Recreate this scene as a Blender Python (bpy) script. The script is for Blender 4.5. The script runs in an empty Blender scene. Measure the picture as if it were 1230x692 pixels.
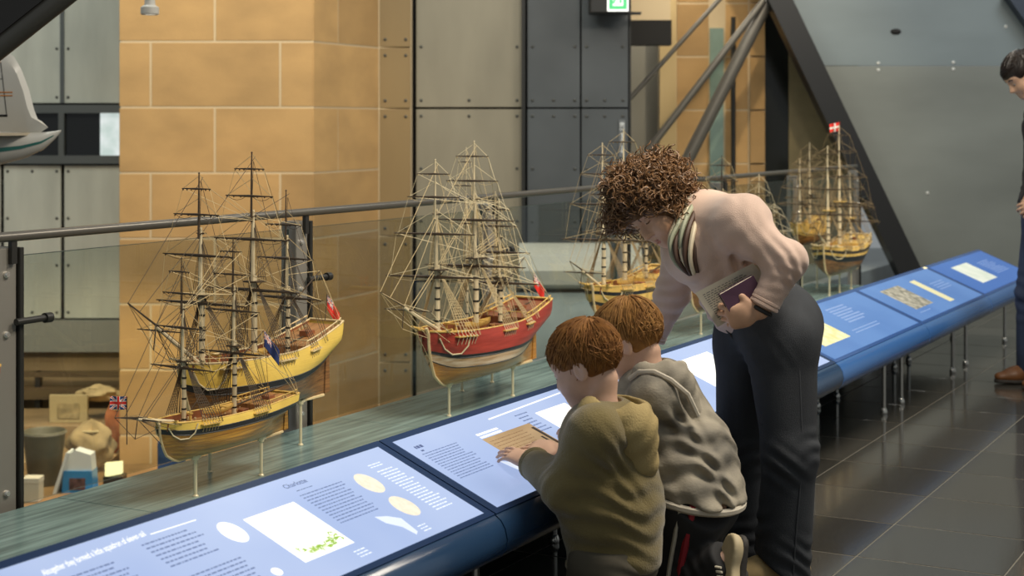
import bpy, math, random
import numpy as np
from math import sin, cos, pi, sqrt, atan, radians as rad

# ------------------------------------------------------------------ scene, camera, world, lights
scene = bpy.context.scene
COL = scene.collection
FPX, HOR, CX, EYE = 1900.0, 148.0, 615.0, 1.40       # focal length in px, horizon row, centre column, eye height
TH = atan(1035.0 / FPX)                                # camera heading against the bench axis (+X runs along the bench)
SN, CS = sin(TH), cos(TH)
CROT = TH - pi / 2                                     # heading of the building frame (X right, Y away from the camera)

cam_d = bpy.data.cameras.new('camera')
cam_d.sensor_width = 36.0
cam_d.lens = FPX * 36.0 / 1230.0
cam_d.shift_y = -(346.0 - HOR) / 1230.0
cam_d.clip_start, cam_d.clip_end = 0.05, 200
cam_d.dof.use_dof = True
cam_d.dof.focus_distance = 4.75
cam_d.dof.aperture_fstop = 4.5
cam = bpy.data.objects.new('camera', cam_d)
COL.objects.link(cam)
cam.location = (0, 0, EYE)
cam.rotation_euler = (pi / 2, 0, CROT)
scene.camera = cam

vs = scene.view_settings
vs.view_transform = 'Standard'
vs.look = 'None'
vs.exposure = 0.0
vs.gamma = 1.0
vs.use_curve_mapping = False

world = bpy.data.worlds.new('world')
scene.world = world
world.use_nodes = True
wb = world.node_tree.nodes['Background']
wb.inputs[0].default_value = (0.80, 0.86, 0.88, 1)
wb.inputs[1].default_value = 0.30

def CW(R, D, z=0.0):
    """building frame -> world"""
    return (R * SN + D * CS, -R * CS + D * SN, z)

def at(x, y, D):
    """a point of the building frame seen at a given distance"""
    return np.array([(x - CX) / FPX * D, D, EYE - (y - HOR) / FPX * D])

from mathutils import Vector, Matrix
def aim(o, tgt):
    d = Vector(tgt) - o.location
    o.rotation_euler = d.to_track_quat('-Z', 'Y').to_euler()

def area(name, loc, tgt, size, power, col=(1, 1, 1), sy=None):
    l = bpy.data.lights.new(name, 'AREA')
    l.energy = power; l.color = col; l.size = size
    if sy: l.shape = 'RECTANGLE'; l.size_y = sy
    o = bpy.data.objects.new(name, l); COL.objects.link(o)
    o.location = loc; aim(o, tgt)
    return o

def spot(name, loc, tgt, power, angle, col=(1, 0.85, 0.65), blend=0.5, size=0.05):
    l = bpy.data.lights.new(name, 'SPOT')
    l.energy = power; l.color = col; l.spot_size = rad(angle); l.spot_blend = blend
    l.shadow_soft_size = size
    o = bpy.data.objects.new(name, l); COL.objects.link(o)
    o.location = loc; aim(o, tgt)
    return o

WARM = (1.0, 0.80, 0.55)
SOFT = (1.0, 0.90, 0.76)
# gallery ceiling lights above the visitors
area('ceiling_light', (4.6, 0.1, 4.4), (4.9, 1.9, 0.6), 1.3, 190, SOFT)
area('ceiling_light', (8.6, 0.2, 4.6), (9.0, 2.4, 0.4), 1.6, 110, SOFT)
# track spots on the ships
for u_, p_ in ((3.3, 170), (4.9, 160), (6.3, 170), (8.0, 130), (9.6, 230)):
    spot('track_spot', (u_ - 1.0, 0.5, 3.1), (u_ + 0.3, 3.1, 0.72), p_, 34, WARM, 0.7, 0.06)
# stone pier wall washers
spot('wall_washer', CW(-2.1, 8.0, 4.6), CW(-2.05, 11.0, 0.7), 235, 56, (1.0, 0.82, 0.56), 0.7, 0.08)
spot('wall_washer', CW(-1.2, 9.4, 1.9), CW(-2.05, 11.0, 0.75), 20, 44, (1.0, 0.74, 0.46), 0.9, 0.05)
spot('wall_washer', CW(1.7, 10.6, 4.6), CW(1.9, 13.5, 1.4), 250, 50, (1.0, 0.85, 0.60), 0.7, 0.08)
area('passage_fill', CW(1.15, 13.3, 2.9), CW(1.1, 13.9, 0.5), 0.5, 7, (1.0, 0.95, 0.84))  # added fill that brightens the passage wall, no known lamp there
# daylight of the atrium on the metal walls
area('atrium_light', CW(-2.6, 8.6, 5.2), CW(-3.4, 12.5, 0.6), 2.0, 130, (0.97, 1.0, 0.92))
area('atrium_light', CW(0.0, 9.6, 5.0), CW(0.0, 12.0, 0.8), 1.6, 52, (1.0, 0.97, 0.88))
area('atrium_light', CW(4.8, 10.0, 5.0), CW(4.8, 13.0, 1.0), 2.0, 105, (0.92, 0.98, 1.0))
spot('display_fill', CW(-2.6, 10.0, 1.2), CW(-2.75, 10.3, -1.0), 210, 85, (1.0, 0.80, 0.50), 0.8, 0.08)  # added fill spots to brighten the lower display, not real fittings
spot('display_fill', CW(-3.6, 10.9, 0.7), CW(-3.3, 11.9, -0.9), 70, 95, (1.0, 0.82, 0.55), 0.8, 0.08)  # second added fill, for the back of the lower display

# ------------------------------------------------------------------ materials
MATS = {}
def _new(name):
    m = bpy.data.materials.new(name); m.use_nodes = True
    nt = m.node_tree
    return m, nt, nt.nodes['Principled BSDF']

def mat(name, col, rough=0.6, metal=0.0, spec=0.5, var=0.0, vscale=8.0, stretch=(1, 1, 1), bump=0.0, bscale=40.0,
        col2=None, coat=0.0, rnd=0.0, sheen=0.0, bstretch=None, detail=4.0):
    """a Principled material whose colour wanders by noise between col and col2"""
    if name in MATS: return MATS[name]
    m, nt, b = _new(name)
    N, L = nt.nodes, nt.links
    b.inputs['Roughness'].default_value = rough
    b.inputs['Metallic'].default_value = metal
    b.inputs['Specular IOR Level'].default_value = spec
    b.inputs['Coat Weight'].default_value = coat
    b.inputs['Coat Roughness'].default_value = 0.12
    b.inputs['Sheen Weight'].default_value = sheen
    c = (*col, 1)
    tc = N.new('ShaderNodeTexCoord')
    if var > 0 or col2:
        mp = N.new('ShaderNodeMapping'); mp.inputs['Scale'].default_value = stretch
        L.new(tc.outputs['Object'], mp.inputs['Vector'])
        nz = N.new('ShaderNodeTexNoise'); nz.inputs['Scale'].default_value = vscale; nz.inputs['Detail'].default_value = detail
        L.new(mp.outputs[0], nz.inputs['Vector'])
        rp = N.new('ShaderNodeValToRGB')
        c2 = (*col2, 1) if col2 else tuple(max(0, x * (1 - var)) for x in col) + (1,)
        c1 = c if col2 else tuple(min(1, x * (1 + var)) for x in col) + (1,)
        rp.color_ramp.elements[0].position = 0.32; rp.color_ramp.elements[0].color = c2
        rp.color_ramp.elements[1].position = 0.68; rp.color_ramp.elements[1].color = c1
        L.new(nz.outputs['Fac'], rp.inputs['Fac'])
        out = rp.outputs[0]
        if rnd > 0:
            oi = N.new('ShaderNodeObjectInfo')
            mr = N.new('ShaderNodeMapRange'); mr.inputs[3].default_value = 1 - rnd; mr.inputs[4].default_value = 1 + rnd
            L.new(oi.outputs['Random'], mr.inputs[0])
            hs = N.new('ShaderNodeHueSaturation'); L.new(mr.outputs[0], hs.inputs['Value']); L.new(out, hs.inputs['Color'])
            out = hs.outputs[0]
        L.new(out, b.inputs['Base Color'])
    else:
        b.inputs['Base Color'].default_value = c
    if bump > 0:
        mp2 = N.new('ShaderNodeMapping'); mp2.inputs['Scale'].default_value = bstretch or stretch
        L.new(tc.outputs['Object'], mp2.inputs['Vector'])
        n2 = N.new('ShaderNodeTexNoise'); n2.inputs['Scale'].default_value = bscale; n2.inputs['Detail'].default_value = 3
        L.new(mp2.outputs[0], n2.inputs['Vector'])
        bp = N.new('ShaderNodeBump'); bp.inputs['Strength'].default_value = bump; bp.inputs['Distance'].default_value = 0.01
        L.new(n2.outputs['Fac'], bp.inputs['Height']); L.new(bp.outputs[0], b.inputs['Normal'])
    MATS[name] = m
    return m

def emis(name, col, strength=1.0, rough=0.25, base=None, col2=None, vscale=2.0):
    """a backlit print"""
    if name in MATS: return MATS[name]
    m, nt, b = _new(name)
    b.inputs['Base Color'].default_value = (*(base or tuple(x * 0.3 for x in col)), 1)
    b.inputs['Roughness'].default_value = rough
    b.inputs['Emission Color'].default_value = (*col, 1)
    b.inputs['Emission Strength'].default_value = strength
    if col2:
        N, L = nt.nodes, nt.links
        tc = N.new('ShaderNodeTexCoord'); nz = N.new('ShaderNodeTexNoise')
        nz.inputs['Scale'].default_value = vscale; nz.inputs['Detail'].default_value = 2
        L.new(tc.outputs['Object'], nz.inputs['Vector'])
        rp = N.new('ShaderNodeValToRGB')
        rp.color_ramp.elements[0].position = 0.35; rp.color_ramp.elements[0].color = (*col2, 1)
        rp.color_ramp.elements[1].position = 0.65; rp.color_ramp.elements[1].color = (*col, 1)
        L.new(nz.outputs['Fac'], rp.inputs['Fac']); L.new(rp.outputs[0], b.inputs['Emission Color'])
    MATS[name] = m
    return m

def glass_mat(name, tint, ior=1.5, boost=1.0):
    if name in MATS: return MATS[name]
    m = bpy.data.materials.new(name); m.use_nodes = True
    nt = m.node_tree; N, L = nt.nodes, nt.links
    N.remove(N['Principled BSDF'])
    tr = N.new('ShaderNodeBsdfTransparent'); tr.inputs[0].default_value = (*tint, 1)
    gl = N.new('ShaderNodeBsdfGlossy'); gl.inputs['Roughness'].default_value = 0.0
    # Schlick reflectance, the same from both faces of the pane
    ge = N.new('ShaderNodeNewGeometry'); dt = N.new('ShaderNodeVectorMath'); dt.operation = 'DOT_PRODUCT'
    L.new(ge.outputs['Normal'], dt.inputs[0]); L.new(ge.outputs['Incoming'], dt.inputs[1])
    def mth(op, a, b=None):
        n = N.new('ShaderNodeMath'); n.operation = op
        for i, q in enumerate((a, b)):
            if q is None: continue
            if isinstance(q, (int, float)): n.inputs[i].default_value = q
            else: L.new(q, n.inputs[i])
        return n.outputs[0]
    ca = mth('ABSOLUTE', dt.outputs['Value'])
    f5 = mth('POWER', mth('SUBTRACT', 1.0, ca), 5.0)
    r0 = ((ior - 1) / (ior + 1)) ** 2
    fr = mth('ADD', mth('MULTIPLY', f5, 1 - r0), r0)
    mx = N.new('ShaderNodeMixShader')
    L.new(fr, mx.inputs[0]); L.new(tr.outputs[0], mx.inputs[1]); L.new(gl.outputs[0], mx.inputs[2])
    L.new(mx.outputs[0], N['Material Output'].inputs[0])
    MATS[name] = m
    return m

# ------------------------------------------------------------------ mesh building
class MB:
    def __init__(s): s.v = []; s.f = []; s.mi = []; s.cur = 0
    def add(s, vs_, fs):
        o = len(s.v); s.v += [tuple(map(float, p)) for p in vs_]
        for f in fs: s.f.append([i + o for i in f]); s.mi.append(s.cur)
    def box(s, x0, x1, y0, y1, z0, z1, ch=0.0):
        if ch <= 0:
            s.add([(x, y, z) for x in (x0, x1) for y in (y0, y1) for z in (z0, z1)],
                  [(0, 1, 3, 2), (4, 6, 7, 5), (0, 4, 5, 1), (2, 3, 7, 6), (0, 2, 6, 4), (1, 5, 7, 3)])
            return
        # chamfered box: three inset rings
        P = []
        for ax in range(3):
            lo = [x0 + ch, y0 + ch, z0 + ch]; hi = [x1 - ch, y1 - ch, z1 - ch]
            lo[ax] -= ch; hi[ax] += ch
            P.append((lo, hi))
        vv = {}
        verts = []
        for ax in range(3):
            lo, hi = P[ax]
            for i in range(8):
                verts.append([(lo, hi)[(i >> a) & 1][a] for a in range(3)])
        F = []
        q = lambda ax, c: ax * 8 + c
        def face(ax, side):
            a, b = [k for k in range(3) if k != ax]
            base = side << ax
            return [q(ax, base), q(ax, base | 1 << a), q(ax, base | 1 << a | 1 << b), q(ax, base | 1 << b)]
        for ax in range(3):
            for sd in (0, 1): F.append(face(ax, sd))
        for a in range(3):
            for b in range(a + 1, 3):
                c = 3 - a - b
                for sa in (0, 1):
                    for sb in (0, 1):
                        c0 = sa << a | sb << b; c1 = c0 | 1 << c
                        F.append([q(a, c0), q(a, c1), q(b, c1), q(b, c0)])
        for i in range(8): F.append([q(0, i), q(1, i), q(2, i)])
        s.add(verts, F)
    def quad(s, a, b, c, d): s.add([a, b, c, d], [(0, 1, 2, 3)])
    def tube(s, pts, r, n=6, cap=True):
        pts = [np.array(p, float) for p in pts]
        m = len(pts)
        rs = [r] * m if not hasattr(r, '__len__') else list(r)
        up = None; rings = []
        for i in range(m):
            t = pts[min(i + 1, m - 1)] - pts[max(i - 1, 0)]
            l = np.linalg.norm(t); t = t / l if l > 1e-9 else np.array([0, 0, 1.])
            if up is None:
                up = np.array([0, 0, 1.]) if abs(t[2]) < .9 else np.array([1., 0, 0])
            e = up - t * np.dot(up, t); ln = np.linalg.norm(e)
            if ln < 1e-6:
                up = np.array([1., 0, 0]); e = up - t * np.dot(up, t); ln = np.linalg.norm(e)
            e /= ln; g = np.cross(t, e); up = e
            rings.append([pts[i] + rs[i] * (cos(2 * pi * k / n) * e + sin(2 * pi * k / n) * g) for k in range(n)])
        vs_ = [p for rg in rings for p in rg]
        fs = []
        for i in range(m - 1):
            for k in range(n):
                fs.append((i * n + k, i * n + (k + 1) % n, (i + 1) * n + (k + 1) % n, (i + 1) * n + k))
        if cap:
            fs.append(tuple(range(n - 1, -1, -1))); fs.append(tuple((m - 1) * n + k for k in range(n)))
        s.add(vs_, fs)
    def lathe(s, prof, c=(0, 0, 0), n=16, axis='z'):
        vs_ = []
        for r, h in prof:
            for k in range(n):
                a = 2 * pi * k / n
                p = (r * cos(a), r * sin(a), h)
                if axis == 'x': p = (p[2], p[0], p[1])
                if axis == 'y': p = (p[1], p[2], p[0])
                vs_.append((p[0] + c[0], p[1] + c[1], p[2] + c[2]))
        m = len(prof); fs = []
        for i in range(m - 1):
            for k in range(n):
                fs.append((i * n + k, i * n + (k + 1) % n, (i + 1) * n + (k + 1) % n, (i + 1) * n + k))
        fs.append(tuple(range(n - 1, -1, -1))); fs.append(tuple((m - 1) * n + k for k in range(n)))
        s.add(vs_, fs)
    def prism(s, poly, lo, hi, axis='y'):
        """polygon (a,b) extruded along an axis from lo to hi"""
        def P(a, b, h): return {'y': (a, h, b), 'z': (a, b, h), 'x': (h, a, b)}[axis]
        n = len(poly)
        s.add([P(a, b, lo) for a, b in poly] + [P(a, b, hi) for a, b in poly],
              [tuple(range(n - 1, -1, -1)), tuple(range(n, 2 * n))] + [(i, (i + 1) % n, n + (i + 1) % n, n + i) for i in range(n)])
    def ball(s, c, r, n=10, m=7, sc=(1, 1, 1)):
        vs_ = []
        for i in range(1, m):
            for k in range(n):
                t = pi * i / m; a = 2 * pi * k / n
                vs_.append((c[0] + r * sc[0] * sin(t) * cos(a), c[1] + r * sc[1] * sin(t) * sin(a), c[2] + r * sc[2] * cos(t)))
        fs = [(i * n + k, (i + 1) * n + k, (i + 1) * n + (k + 1) % n, i * n + (k + 1) % n) for i in range(m - 2) for k in range(n)]
        a = len(vs_); vs_ += [(c[0], c[1], c[2] + r * sc[2]), (c[0], c[1], c[2] - r * sc[2])]
        for k in range(n):
            fs.append((a, k, (k + 1) % n)); fs.append((a + 1, (m - 2) * n + (k + 1) % n, (m - 2) * n + k))
        s.add(vs_, fs)
    def grid(s, fn, nu, nv, close_u=False):
        vs_ = [fn(i / nu, j / nv) for i in range(nu + 1) for j in range(nv + 1)]
        s.add(vs_, [(i * (nv + 1) + j, (i + 1) * (nv + 1) + j, (i + 1) * (nv + 1) + j + 1, i * (nv + 1) + j + 1)
                    for i in range(nu) for j in range(nv)])
    def mesh(s, name, m, base=(0, 0, 0), smooth=True):
        me = bpy.data.meshes.new(name)
        V = np.array(s.v, float).reshape(-1, 3) - np.array(base, float)
        me.from_pydata(V.tolist(), [], s.f)
        ms = m if isinstance(m, (list, tuple)) else [m]
        for k in ms: me.materials.append(k)
        if len(ms) > 1: me.polygons.foreach_set('material_index', s.mi)
        me.validate()
        if smooth:
            me.polygons.foreach_set('use_smooth', [True] * len(me.polygons))
            me.set_sharp_from_angle(angle=rad(38))
        me.update()
        return me
    def islands(s):
        """one builder per separate piece"""
        par = list(range(len(s.v)))
        def fd(i):
            while par[i] != i: par[i] = par[par[i]]; i = par[i]
            return i
        for f in s.f:
            r = fd(f[0])
            for i in f[1:]: par[fd(i)] = r
        out = {}
        for f, mi in zip(s.f, s.mi): out.setdefault(fd(f[0]), []).append((f, mi))
        res = []
        for fs in out.values():
            ids = sorted({i for f, _ in fs for i in f}); mp_ = {i: k for k, i in enumerate(ids)}
            b = MB(); b.v = [s.v[i] for i in ids]; b.f = [[mp_[i] for i in f] for f, _ in fs]; b.mi = [mi for _, mi in fs]; res.append(b)
        return res
    def build_each(s, name, m, parent, **kw):
        return [b.build(name, m, parent, **kw) for b in s.islands()]
    def build(s, name, m, parent=None, base=None, frame='B', smooth=True, kind=None):
        b = parent['_b'] if (parent is not None and base is None) else (base or (0, 0, 0))
        o = bpy.data.objects.new(name, s.mesh(name, m, b, smooth)); COL.objects.link(o)
        if parent is not None:
            o.parent = parent; BASE[o.name] = b
            o['_b'] = list(b)
        else:
            place(o, b, frame); o['_b'] = list(b)
        if kind: o['kind'] = kind
        return o
BASE = {}

def place(o, base, frame, rz=0.0):
    if frame == 'C':
        o.location = CW(*base); o.rotation_euler = (0, 0, CROT + rz)
    else:
        o.location = base; o.rotation_euler = (0, 0, rz)

def thing(name, label=None, cat=None, base=(0, 0, 0), frame='B', group=None, kind=None, rz=0.0):
    o = bpy.data.objects.new(name, None); COL.objects.link(o)
    o.empty_display_size = 0.1
    place(o, base, frame, rz); o['_b'] = list(base)
    tag(o, label, cat, group, kind)
    return o

def tag(o, label=None, cat=None, group=None, kind=None):
    if label: o['label'] = label
    if cat: o['category'] = cat
    if group: o['group'] = group
    if kind: o['kind'] = kind
    return o

def piece(mesh, name, parent, loc=(0, 0, 0), rot=(0, 0, 0), scale=None):
    """one more piece sharing mesh data, loc in the parent's absolute frame"""
    o = bpy.data.objects.new(name, mesh); COL.objects.link(o)
    o.parent = parent
    b = parent['_b']
    o.location = (loc[0] - b[0], loc[1] - b[1], loc[2] - b[2]); o.rotation_euler = rot
    if scale: o.scale = scale
    return o

def text_mb(txt, size, shear=0.0):
    """outline letters as flat faces in the xy plane"""
    cu = bpy.data.curves.new('lettering', 'FONT'); cu.body = txt; cu.size = size; cu.shear = shear; cu.offset = size * .007
    o = bpy.data.objects.new('lettering', cu); COL.objects.link(o)
    dg = bpy.context.evaluated_depsgraph_get()
    me = bpy.data.meshes.new_from_object(o.evaluated_get(dg))
    vs_ = [tuple(v.co) for v in me.vertices]; fs = [tuple(p.vertices) for p in me.polygons]
    bpy.data.objects.remove(o); bpy.data.curves.remove(cu); bpy.data.meshes.remove(me)
    return vs_, fs
# ------------------------------------------------------------------ the setting: floors, walls
granite = mat('dark_granite', (0.052, 0.048, 0.040), rough=0.10, var=0.5, vscale=160, rnd=0.25, spec=0.5)
grout = mat('tile_joint', (0.17, 0.155, 0.12), rough=0.4)
TS = 0.466
fl = thing('floor', 'polished dark granite floor laid in square tiles beside the display benches', 'floor', (0, 0, 0), kind='structure')
m = MB(); m.box(-3.0, 16.0, -7.0, 3.46, -0.20, -0.0012); m.build('floor_bed', grout, fl)
m = MB(); m.box(-TS / 2 + .0038, TS / 2 - .0038, -TS / 2 + .0024, TS / 2 - .0024, -0.02, 0, 0.0008)
tile_me = m.mesh('tile', granite)
us = [5.487 - TS * 7 + TS * k for k in range(24)]
vsn = [1.935 - TS * k for k in range(-3, 9)]
for ui in us:
    for vi in vsn:
        if 2.0 < ui < 13 and vi > -1.8 and not (vi < 0 and ui < 3.0):
            piece(tile_me, 'tile', fl, (ui + TS / 2, vi - TS / 2, 0))
# the rest of the tiles, beyond the singled-out ones
m = MB()
for a in range(-18, 40):
    for b in range(-18, 18):
        ui = 5.487 + TS * a; vi = 1.935 - TS * b
        done = any(abs(ui - k) < .01 for k in us) and any(abs(vi - k) < .01 for k in vsn) and 2.0 < ui < 13 and vi > -1.8 and not (vi < 0 and ui < 3.0)
        if not done and vi <= 3.4 and -2.9 < ui < 15.5 and vi > -6.8:
            m.box(ui + .0038, ui + TS - .0038, vi - TS + .0024, vi - .0024, -0.02, 0)
m.build('floor_tiles', granite, fl, kind='stuff')

# lower gallery floor and landing behind the balustrade
stone = mat('sandstone', (0.47, 0.285, 0.112), rough=0.75, var=0.12, vscale=2.6, stretch=(1, 1, 1.6), bump=0.12, bscale=60, rnd=0.16)
mortar = mat('pale_mortar', (0.60, 0.47, 0.29), rough=0.85)
steel_panel = mat('pale_metal_sheet', (0.50, 0.51, 0.44), rough=0.55, metal=0.0, var=0.12, vscale=5, stretch=(1, 1, .25), rnd=0.05)
bronze_panel = mat('warm_grey_sheet', (0.26, 0.232, 0.168), rough=0.5, var=0.10, vscale=4, stretch=(1, 1, .3), rnd=0.04)
dark_panel = mat('charcoal_sheet', (0.075, 0.082, 0.085), rough=0.45, var=0.10, vscale=3, rnd=0.06)
frame_dark = mat('dark_frame_metal', (0.03, 0.03, 0.028), rough=0.4, metal=0.3)
frame_mid = mat('grey_frame_metal', (0.13, 0.14, 0.135), rough=0.4, metal=0.4)
black_gap = mat('dark_recess', (0.012, 0.011, 0.010), rough=0.9)
rivet_m = mat('rivet_metal', (0.10, 0.10, 0.09), rough=0.4, metal=0.6)
pale_floor = mat('landing_stone', (0.25, 0.29, 0.29), rough=0.3, var=0.12, vscale=2.5, stretch=(4, 1, 1))

fw = thing('floor_lower', 'dark lower gallery floor far below the balustrade', 'floor', base=(0, 8, -1.6), frame='C', kind='structure')
m = MB(); m.box(-9, 9, 4.2, 20, -1.75, -1.6); m.build('floor_bed', mat('lower_floor', (0.14, 0.10, 0.06), rough=0.4, var=.3, vscale=1.5), fw)
la = thing('floor_landing', 'pale stone landing beyond the glass balustrade', 'floor', base=(2, 10, 0.2), frame='C', kind='structure')
def BC(u, v): return (u * SN - v * CS, u * CS + v * SN)
a, b = BC(6.3, 3.62), BC(14.5, 3.62)
m = MB(); m.prism([a, b, (b[0], 15.2), (-0.1, 15.2), (-0.1, 11.9)], 0.02, 0.2, axis='z'); m.build('landing_slab', pale_floor, la)

# --- stone pier in the middle
pr = thing('wall_center', 'tall sandstone pier of large ashlar blocks behind the ships', 'wall', base=(-2.05, 11.0, -1.6), frame='C', kind='structure')
zj = [1.967 - 0.4565 * k for k in range(-7, 9)]
XL, XR, DF = -2.733, -1.378, 11.0
m = MB(); m.prism([(XL + .01, DF + .003), (XR - .003, DF + .003), (-1.005, 11.902), (-.758, 11.93), (-.758, 13.4), (XL + .01, 13.4)], -1.6, 5.1, axis='z')
m.build('pier_core', mortar, pr)
def blk(mb, x0, x1, d0, z0, z1, g=.0075):
    mb.box(x0 + g, x1 - g, d0, d0 + .02, z0 + g, z1 - g, .002)
for i in range(len(zj) - 1):
    z1, z0 = zj[i], zj[i + 1]
    rowA = (i % 2 == 0) ^ True       # rows alternate
    js = [XL, -2.067, XR] if not (i % 2) else [XL, -2.513, -1.612, XR]
    for x0, x1 in zip(js[:-1], js[1:]):
        m = MB(); blk(m, x0 - (.005 if x0 == XL else 0), x1, DF, z0, z1)
        m.build('stone_block', stone, pr)
    # return face, running back from the right-hand edge
    sd = [0, 1] if (i % 2) else [0, .36, 1]
    for s0, s1 in zip(sd[:-1], sd[1:]):
        ax, ay = XR + (-1.002 - XR) * s0, DF + .9 * s0
        bx, by = XR + (-1.002 - XR) * s1, DF + .9 * s1
        ln = sqrt((bx - ax) ** 2 + (by - ay) ** 2); dx, dy = (bx - ax) / ln, (by - ay) / ln
        ga, gb = (0 if s0 == 0 else .0075), .0075
        A = (ax + dx * ga, ay + dy * ga); B_ = (bx - dx * gb, by - dy * gb)
        m = MB(); m.prism([A, B_, (B_[0] - dy * .02, B_[1] + dx * .02), (A[0] - dy * .02, A[1] + dx * .02)], z0 + .0075, z1 - .0075, axis='z')
        m.build('stone_block', stone, pr)

gold_panel = mat('gold_beige_sheet', (0.27, 0.185, 0.082), rough=.5, var=.08, vscale=3, stretch=(1, 1, .3))
def rivets(mb, pts, D, r=.012):
    for x, z in pts: mb.lathe([(r, 0), (r, -.004), (r * .6, -.008)], (x, D, z), 8, axis='y')

for z0, z1 in ((-1.6, -.4), (-.4, .55), (.55, 1.51), (1.51, 1.97), (1.97, 3.4), (3.4, 5.0)):
    m = MB(); m.box(-.996, -.764, 11.9, 11.925, z0 + .005, z1 - .005, .002); m.build('wall_panel', gold_panel, pr)
    m = MB(); rivets(m, [(x, z) for x in (-.955, -.80) for z in (z0 + .06, z1 - .06)], 11.9); m.build('rivet_set', rivet_m, pr, kind='stuff')

# --- metal clad wall on the left, with a window band
wl = thing('wall_left', 'pale riveted metal sheet wall left of the stone pier', 'wall', base=(-4.0, 12.5, -1.6), frame='C', kind='structure')
m = MB(); m.box(-8.0, -2.74, 12.56, 12.7, -1.6, 5.2); m.build('wall_backing', black_gap, wl)
xs = [-8.0, -6.55, -5.05, -3.552, -2.60]
xs2 = [-8.0, -6.5, -5.2, -4.03, -3.552, -2.60]
def sheets(xl, z0, z1, D, mt, par, g=.014, nm='wall_panel', rv=True):
    for x0, x1 in zip(xl[:-1], xl[1:]):
        m = MB(); m.box(x0 + g, x1 - g, D, D + .03, z0 + g, z1 - g, .002); m.build(nm, mt, par)
        if rv:
            r = MB(); n = max(2, int((z1 - z0) / .38) + 1)
            pts = [(x, z0 + .06 + (z1 - z0 - .12) * k / (n - 1)) for k in range(n) for x in (x0 + .045, x1 - .045)]
            pts += [((x0 + x1) / 2, z0 + .06), ((x0 + x1) / 2, z1 - .06)]
            rivets(r, pts, D); r.build('rivet_set', rivet_m, par, kind='stuff')
sheets(xs, 1.545, 3.2, 12.5, steel_panel, wl)
sheets(xs, 3.2, 5.0, 12.5, steel_panel, wl)
sheets(xs2, -0.155, 1.08, 12.5, steel_panel, wl)
# joint strips
m = MB()
for x in (-6.55, -5.05, -3.552): m.box(x - .016, x + .016, 12.485, 12.56, 1.56, 5.0)
m.build_each('joint_strip', frame_mid, wl)
m = MB(); m.box(-8.0, -2.6, 12.44, 12.6, -.40, -.155); m.build('wall_ledge', mat('grey_ledge', (0.23, 0.235, 0.21), rough=.6), wl)
m = MB(); m.box(-8.0, -2.6, 12.52, 12.6, -1.6, -.40); m.build('lower_wall', mat('lower_wall_tan', (0.30, 0.21, 0.11), rough=.8, var=.25, vscale=1.3), wl)
wn = thing('window_1', 'low dark window band in the metal wall left of the pier', 'window', base=(-3.7, 12.5, 1.08), frame='C', kind='structure')
m = MB()
m.box(-8, -2.6, 12.46, 12.58, 1.48, 1.545); m.box(-8, -2.6, 12.46, 12.58, 1.08, 1.145)
for x in (-6.55, -5.05, -3.552): m.box(x - .022, x + .022, 12.46, 12.58, 1.145, 1.48)
m.build_each('window_frame', frame_mid, wn)
for x0, x1 in ((-8, -6.55), (-6.55, -5.05), (-5.05, -3.552), (-3.552, -3.255)):
    m = MB(); m.box(x0 + .022, x1 - (.022 if x1 != -3.255 else 0), 12.50, 12.51, 1.145, 1.48)
    m.build('window_pane', mat('dark_pane', (0.012, 0.013, 0.014), rough=.08), wn)
m = MB(); m.box(-3.255, -2.60, 12.50, 12.51, 1.145, 1.48)
m.build('window_pane', emis('daylit_pane', (0.62, 0.74, 0.70), 0.75, .1, col2=(0.95, 1.0, 1.0), vscale=6.5), wn)['label'] = 'bright daylit pane'

# --- metal wall and charcoal doors right of the pier
wb_ = thing('wall_back', 'warm grey and charcoal riveted metal wall behind the red ship', 'wall', base=(0, 12.0, -1.6), frame='C', kind='structure')
m = MB(); m.box(-.76, .90, 12.06, 12.3, -1.6, 5.2); m.build('wall_backing', black_gap, wb_)
for z0, z1 in ((-1.2, .2), (.2, 1.514), (1.514, 2.85), (2.85, 4.3)):
    sheets([-.735, .082], z0, z1, 12.0, bronze_panel, wb_, .008)
    sheets([.110, .520, .884], z0 if z0 > 0 else z0, z1, 11.96, dark_panel, wb_, .006)
m = MB(); m.box(.072, .100, 11.93, 12.1, -1.2, 4.3); m.build('joint_strip', frame_dark, wb_)
# doorway
m = MB(); m.box(.90, 1.262, 12.5, 12.7, 2.02, 2.215); m.build('door_lintel', black_gap, wb_)
m = MB(); m.box(.86, 1.60, 14.0, 14.1, 0, 2.5); m.build('passage_wall', mat('passage_grey', (0.30, 0.29, 0.25), rough=.7, var=.06, vscale=2), wb_)
m = MB(); m.box(1.30, 1.335, 13.6, 13.64, 0, 2.3); m.build('passage_light_strip', mat('white_strip', (0.8, 0.8, 0.75), rough=.5), wb_)
m = MB(); m.box(1.335, 1.46, 13.62, 13.66, 0, 2.3); m.build('passage_panel', mat('passage_pale', (0.45, 0.46, 0.42), rough=.6), wb_)
m = MB(); m.box(.884, .90, 11.96, 12.7, 0, 4.3); m.build('door_return', frame_dark, wb_)

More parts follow.
